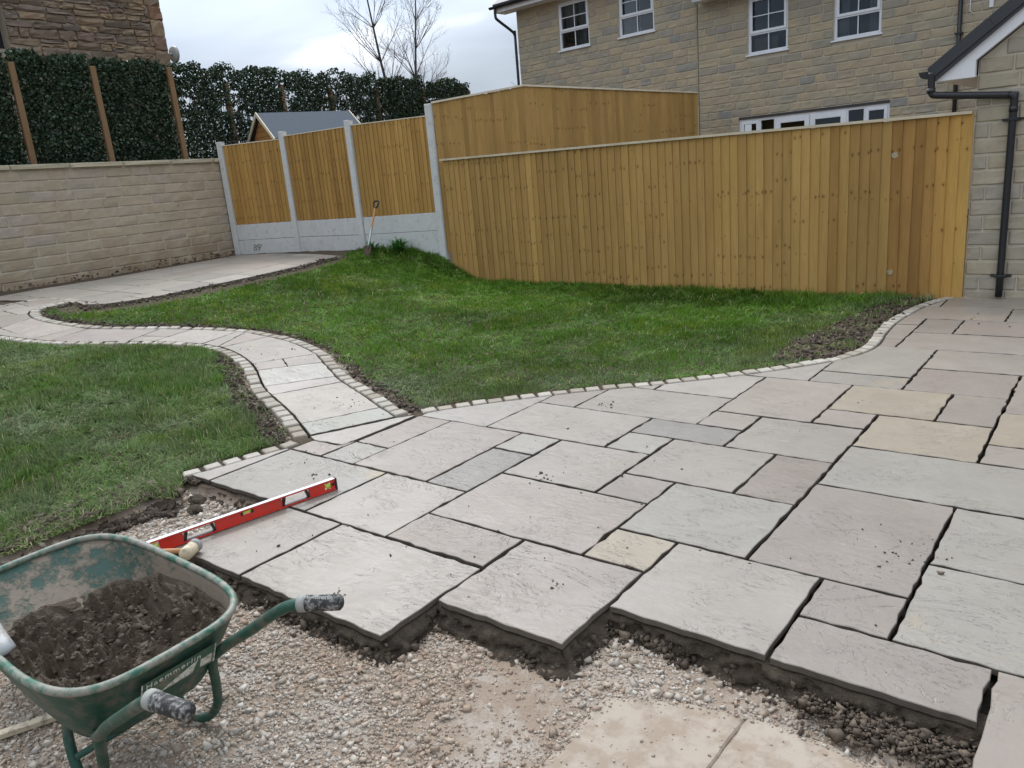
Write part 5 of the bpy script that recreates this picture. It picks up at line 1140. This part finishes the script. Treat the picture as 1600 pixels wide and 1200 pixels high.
# wet mortar in the tray
def heap():
    V = []; T = []; nr_, na = 90, 230
    for j in range(nr_+1):
        r = j/nr_
        for i in range(na):
            t = 2*math.pi*i/na; lev = .66+.13*math.cos(t-R(215))+.05*math.sin(3*t+1)+.03*math.sin(7*t); e = ring(t, lev); c0 = Vector((.84, 0, e.z)); p = c0.lerp(e, r)
            zc_ = .30+.04*math.cos(t-R(200))*r
            z = e.z*r**2+(1-r**2)*zc_
            a = fbm(np.array([p.x]), np.array([p.y]), 9, 4, 33)[0]; b_ = fbm(np.array([p.x]), np.array([p.y]), 34, 3, 37)[0]
            d3 = fbm(np.array([p.x]), np.array([p.y]), 85, 2, 47)[0]; z += (abs(a-.5)*-.26+.035+(b_-.5)*.10+(d3-.5)*.034)*(1-r**8); V.append((p.x, p.y, z))
    for j in range(nr_):
        for i in range(na): T.append([j*na+i, (j+1)*na+i, (j+1)*na+(i+1) % na, j*na+(i+1) % na])
    return V, T
V, F = heap(); hp = link('wet_mortar_heap', mesh('wet_mortar_heap', V, F), MT['mud'], None, O_); hp.rotation_euler.z = wb_.rotation_euler.z
setp(hp, 'brown lumpy wet mortar heaped inside the green wheelbarrow', 'mortar')
q = RNG.normal(0, 1, (700, 2))*(.2, .13)+(.86, 0.0); q = q[(np.abs(q[:, 1]) < .25) & (q[:, 0] > .60) & (q[:, 0] < 1.22)]; sz = np.clip(np.exp(RNG.normal(math.log(.0058), .5, len(q))), .002, .018)
Vh = np.array(V); zz = np.array([Vh[np.argmin(((Vh[:, :2]-p)**2).sum(1)), 2] for p in q]); Pm = np.column_stack([q, zz+sz*.15])
V, T, C = scatter_rocks(Pm, sz, (.6, 1), .36); o = link('mortar_lumps', npmesh('mortar_lumps', V, T, False), MT['mud'], hp); o['kind'] = 'stuff'
sv = empty('shovel', 'grey shovel blade resting in the front of the wheelbarrow tray', 'shovel', loc=O_); sv.rotation_euler.z = wb_.rotation_euler.z
V = []
for k, (x, z) in enumerate(((.985, .305), (1.03, .33), (1.10, .375), (1.17, .425), (1.22, .47))):
    for j in (-1, -.4, .4, 1): V.append((x+.17, .235+.05*j, z+.0+.012*abs(j)**3))
F = [[r*4+c, r*4+c+1, r*4+c+5, r*4+c+4] for r in range(4) for c in range(3)]
o = link('blade', mesh('blade', V, F, True), MT['steel'], sv); sm = o.modifiers.new('s', 'SOLIDIFY'); sm.thickness = .004
tube('shaft', [(1.38, .235, .46), (1.5, .235, .53), (2.1, .24, .86)], .017, MT['shaft'], sv)
of = MB().box(0, .30, 0, .06, 0, .022).build('timber_offcut', MT['timber'], None, (-2.62, .52, -.095), .002); of.rotation_euler.z = R(20); setp(of, 'short pale timber offcut lying on the gravel under the wheelbarrow', 'timber')
of = MB().box(0, .40, 0, .035, 0, .02).build('timber_offcut', MT['timber'], None, (-2.96, .55, -.095), .002); of.rotation_euler.z = R(66); setp(of, 'thin timber lath on the gravel by the wheelbarrow front', 'timber')

# lettering becomes plain mesh
dg = bpy.context.evaluated_depsgraph_get()
for o in [o for o in SC.objects if o.type == 'FONT']:
    me = bpy.data.meshes.new_from_object(o.evaluated_get(dg)); n2 = bpy.data.objects.new('lettering', me); COL.objects.link(n2); n2.parent = o.parent; n2.matrix_local = o.matrix_local.copy(); bpy.data.objects.remove(o)
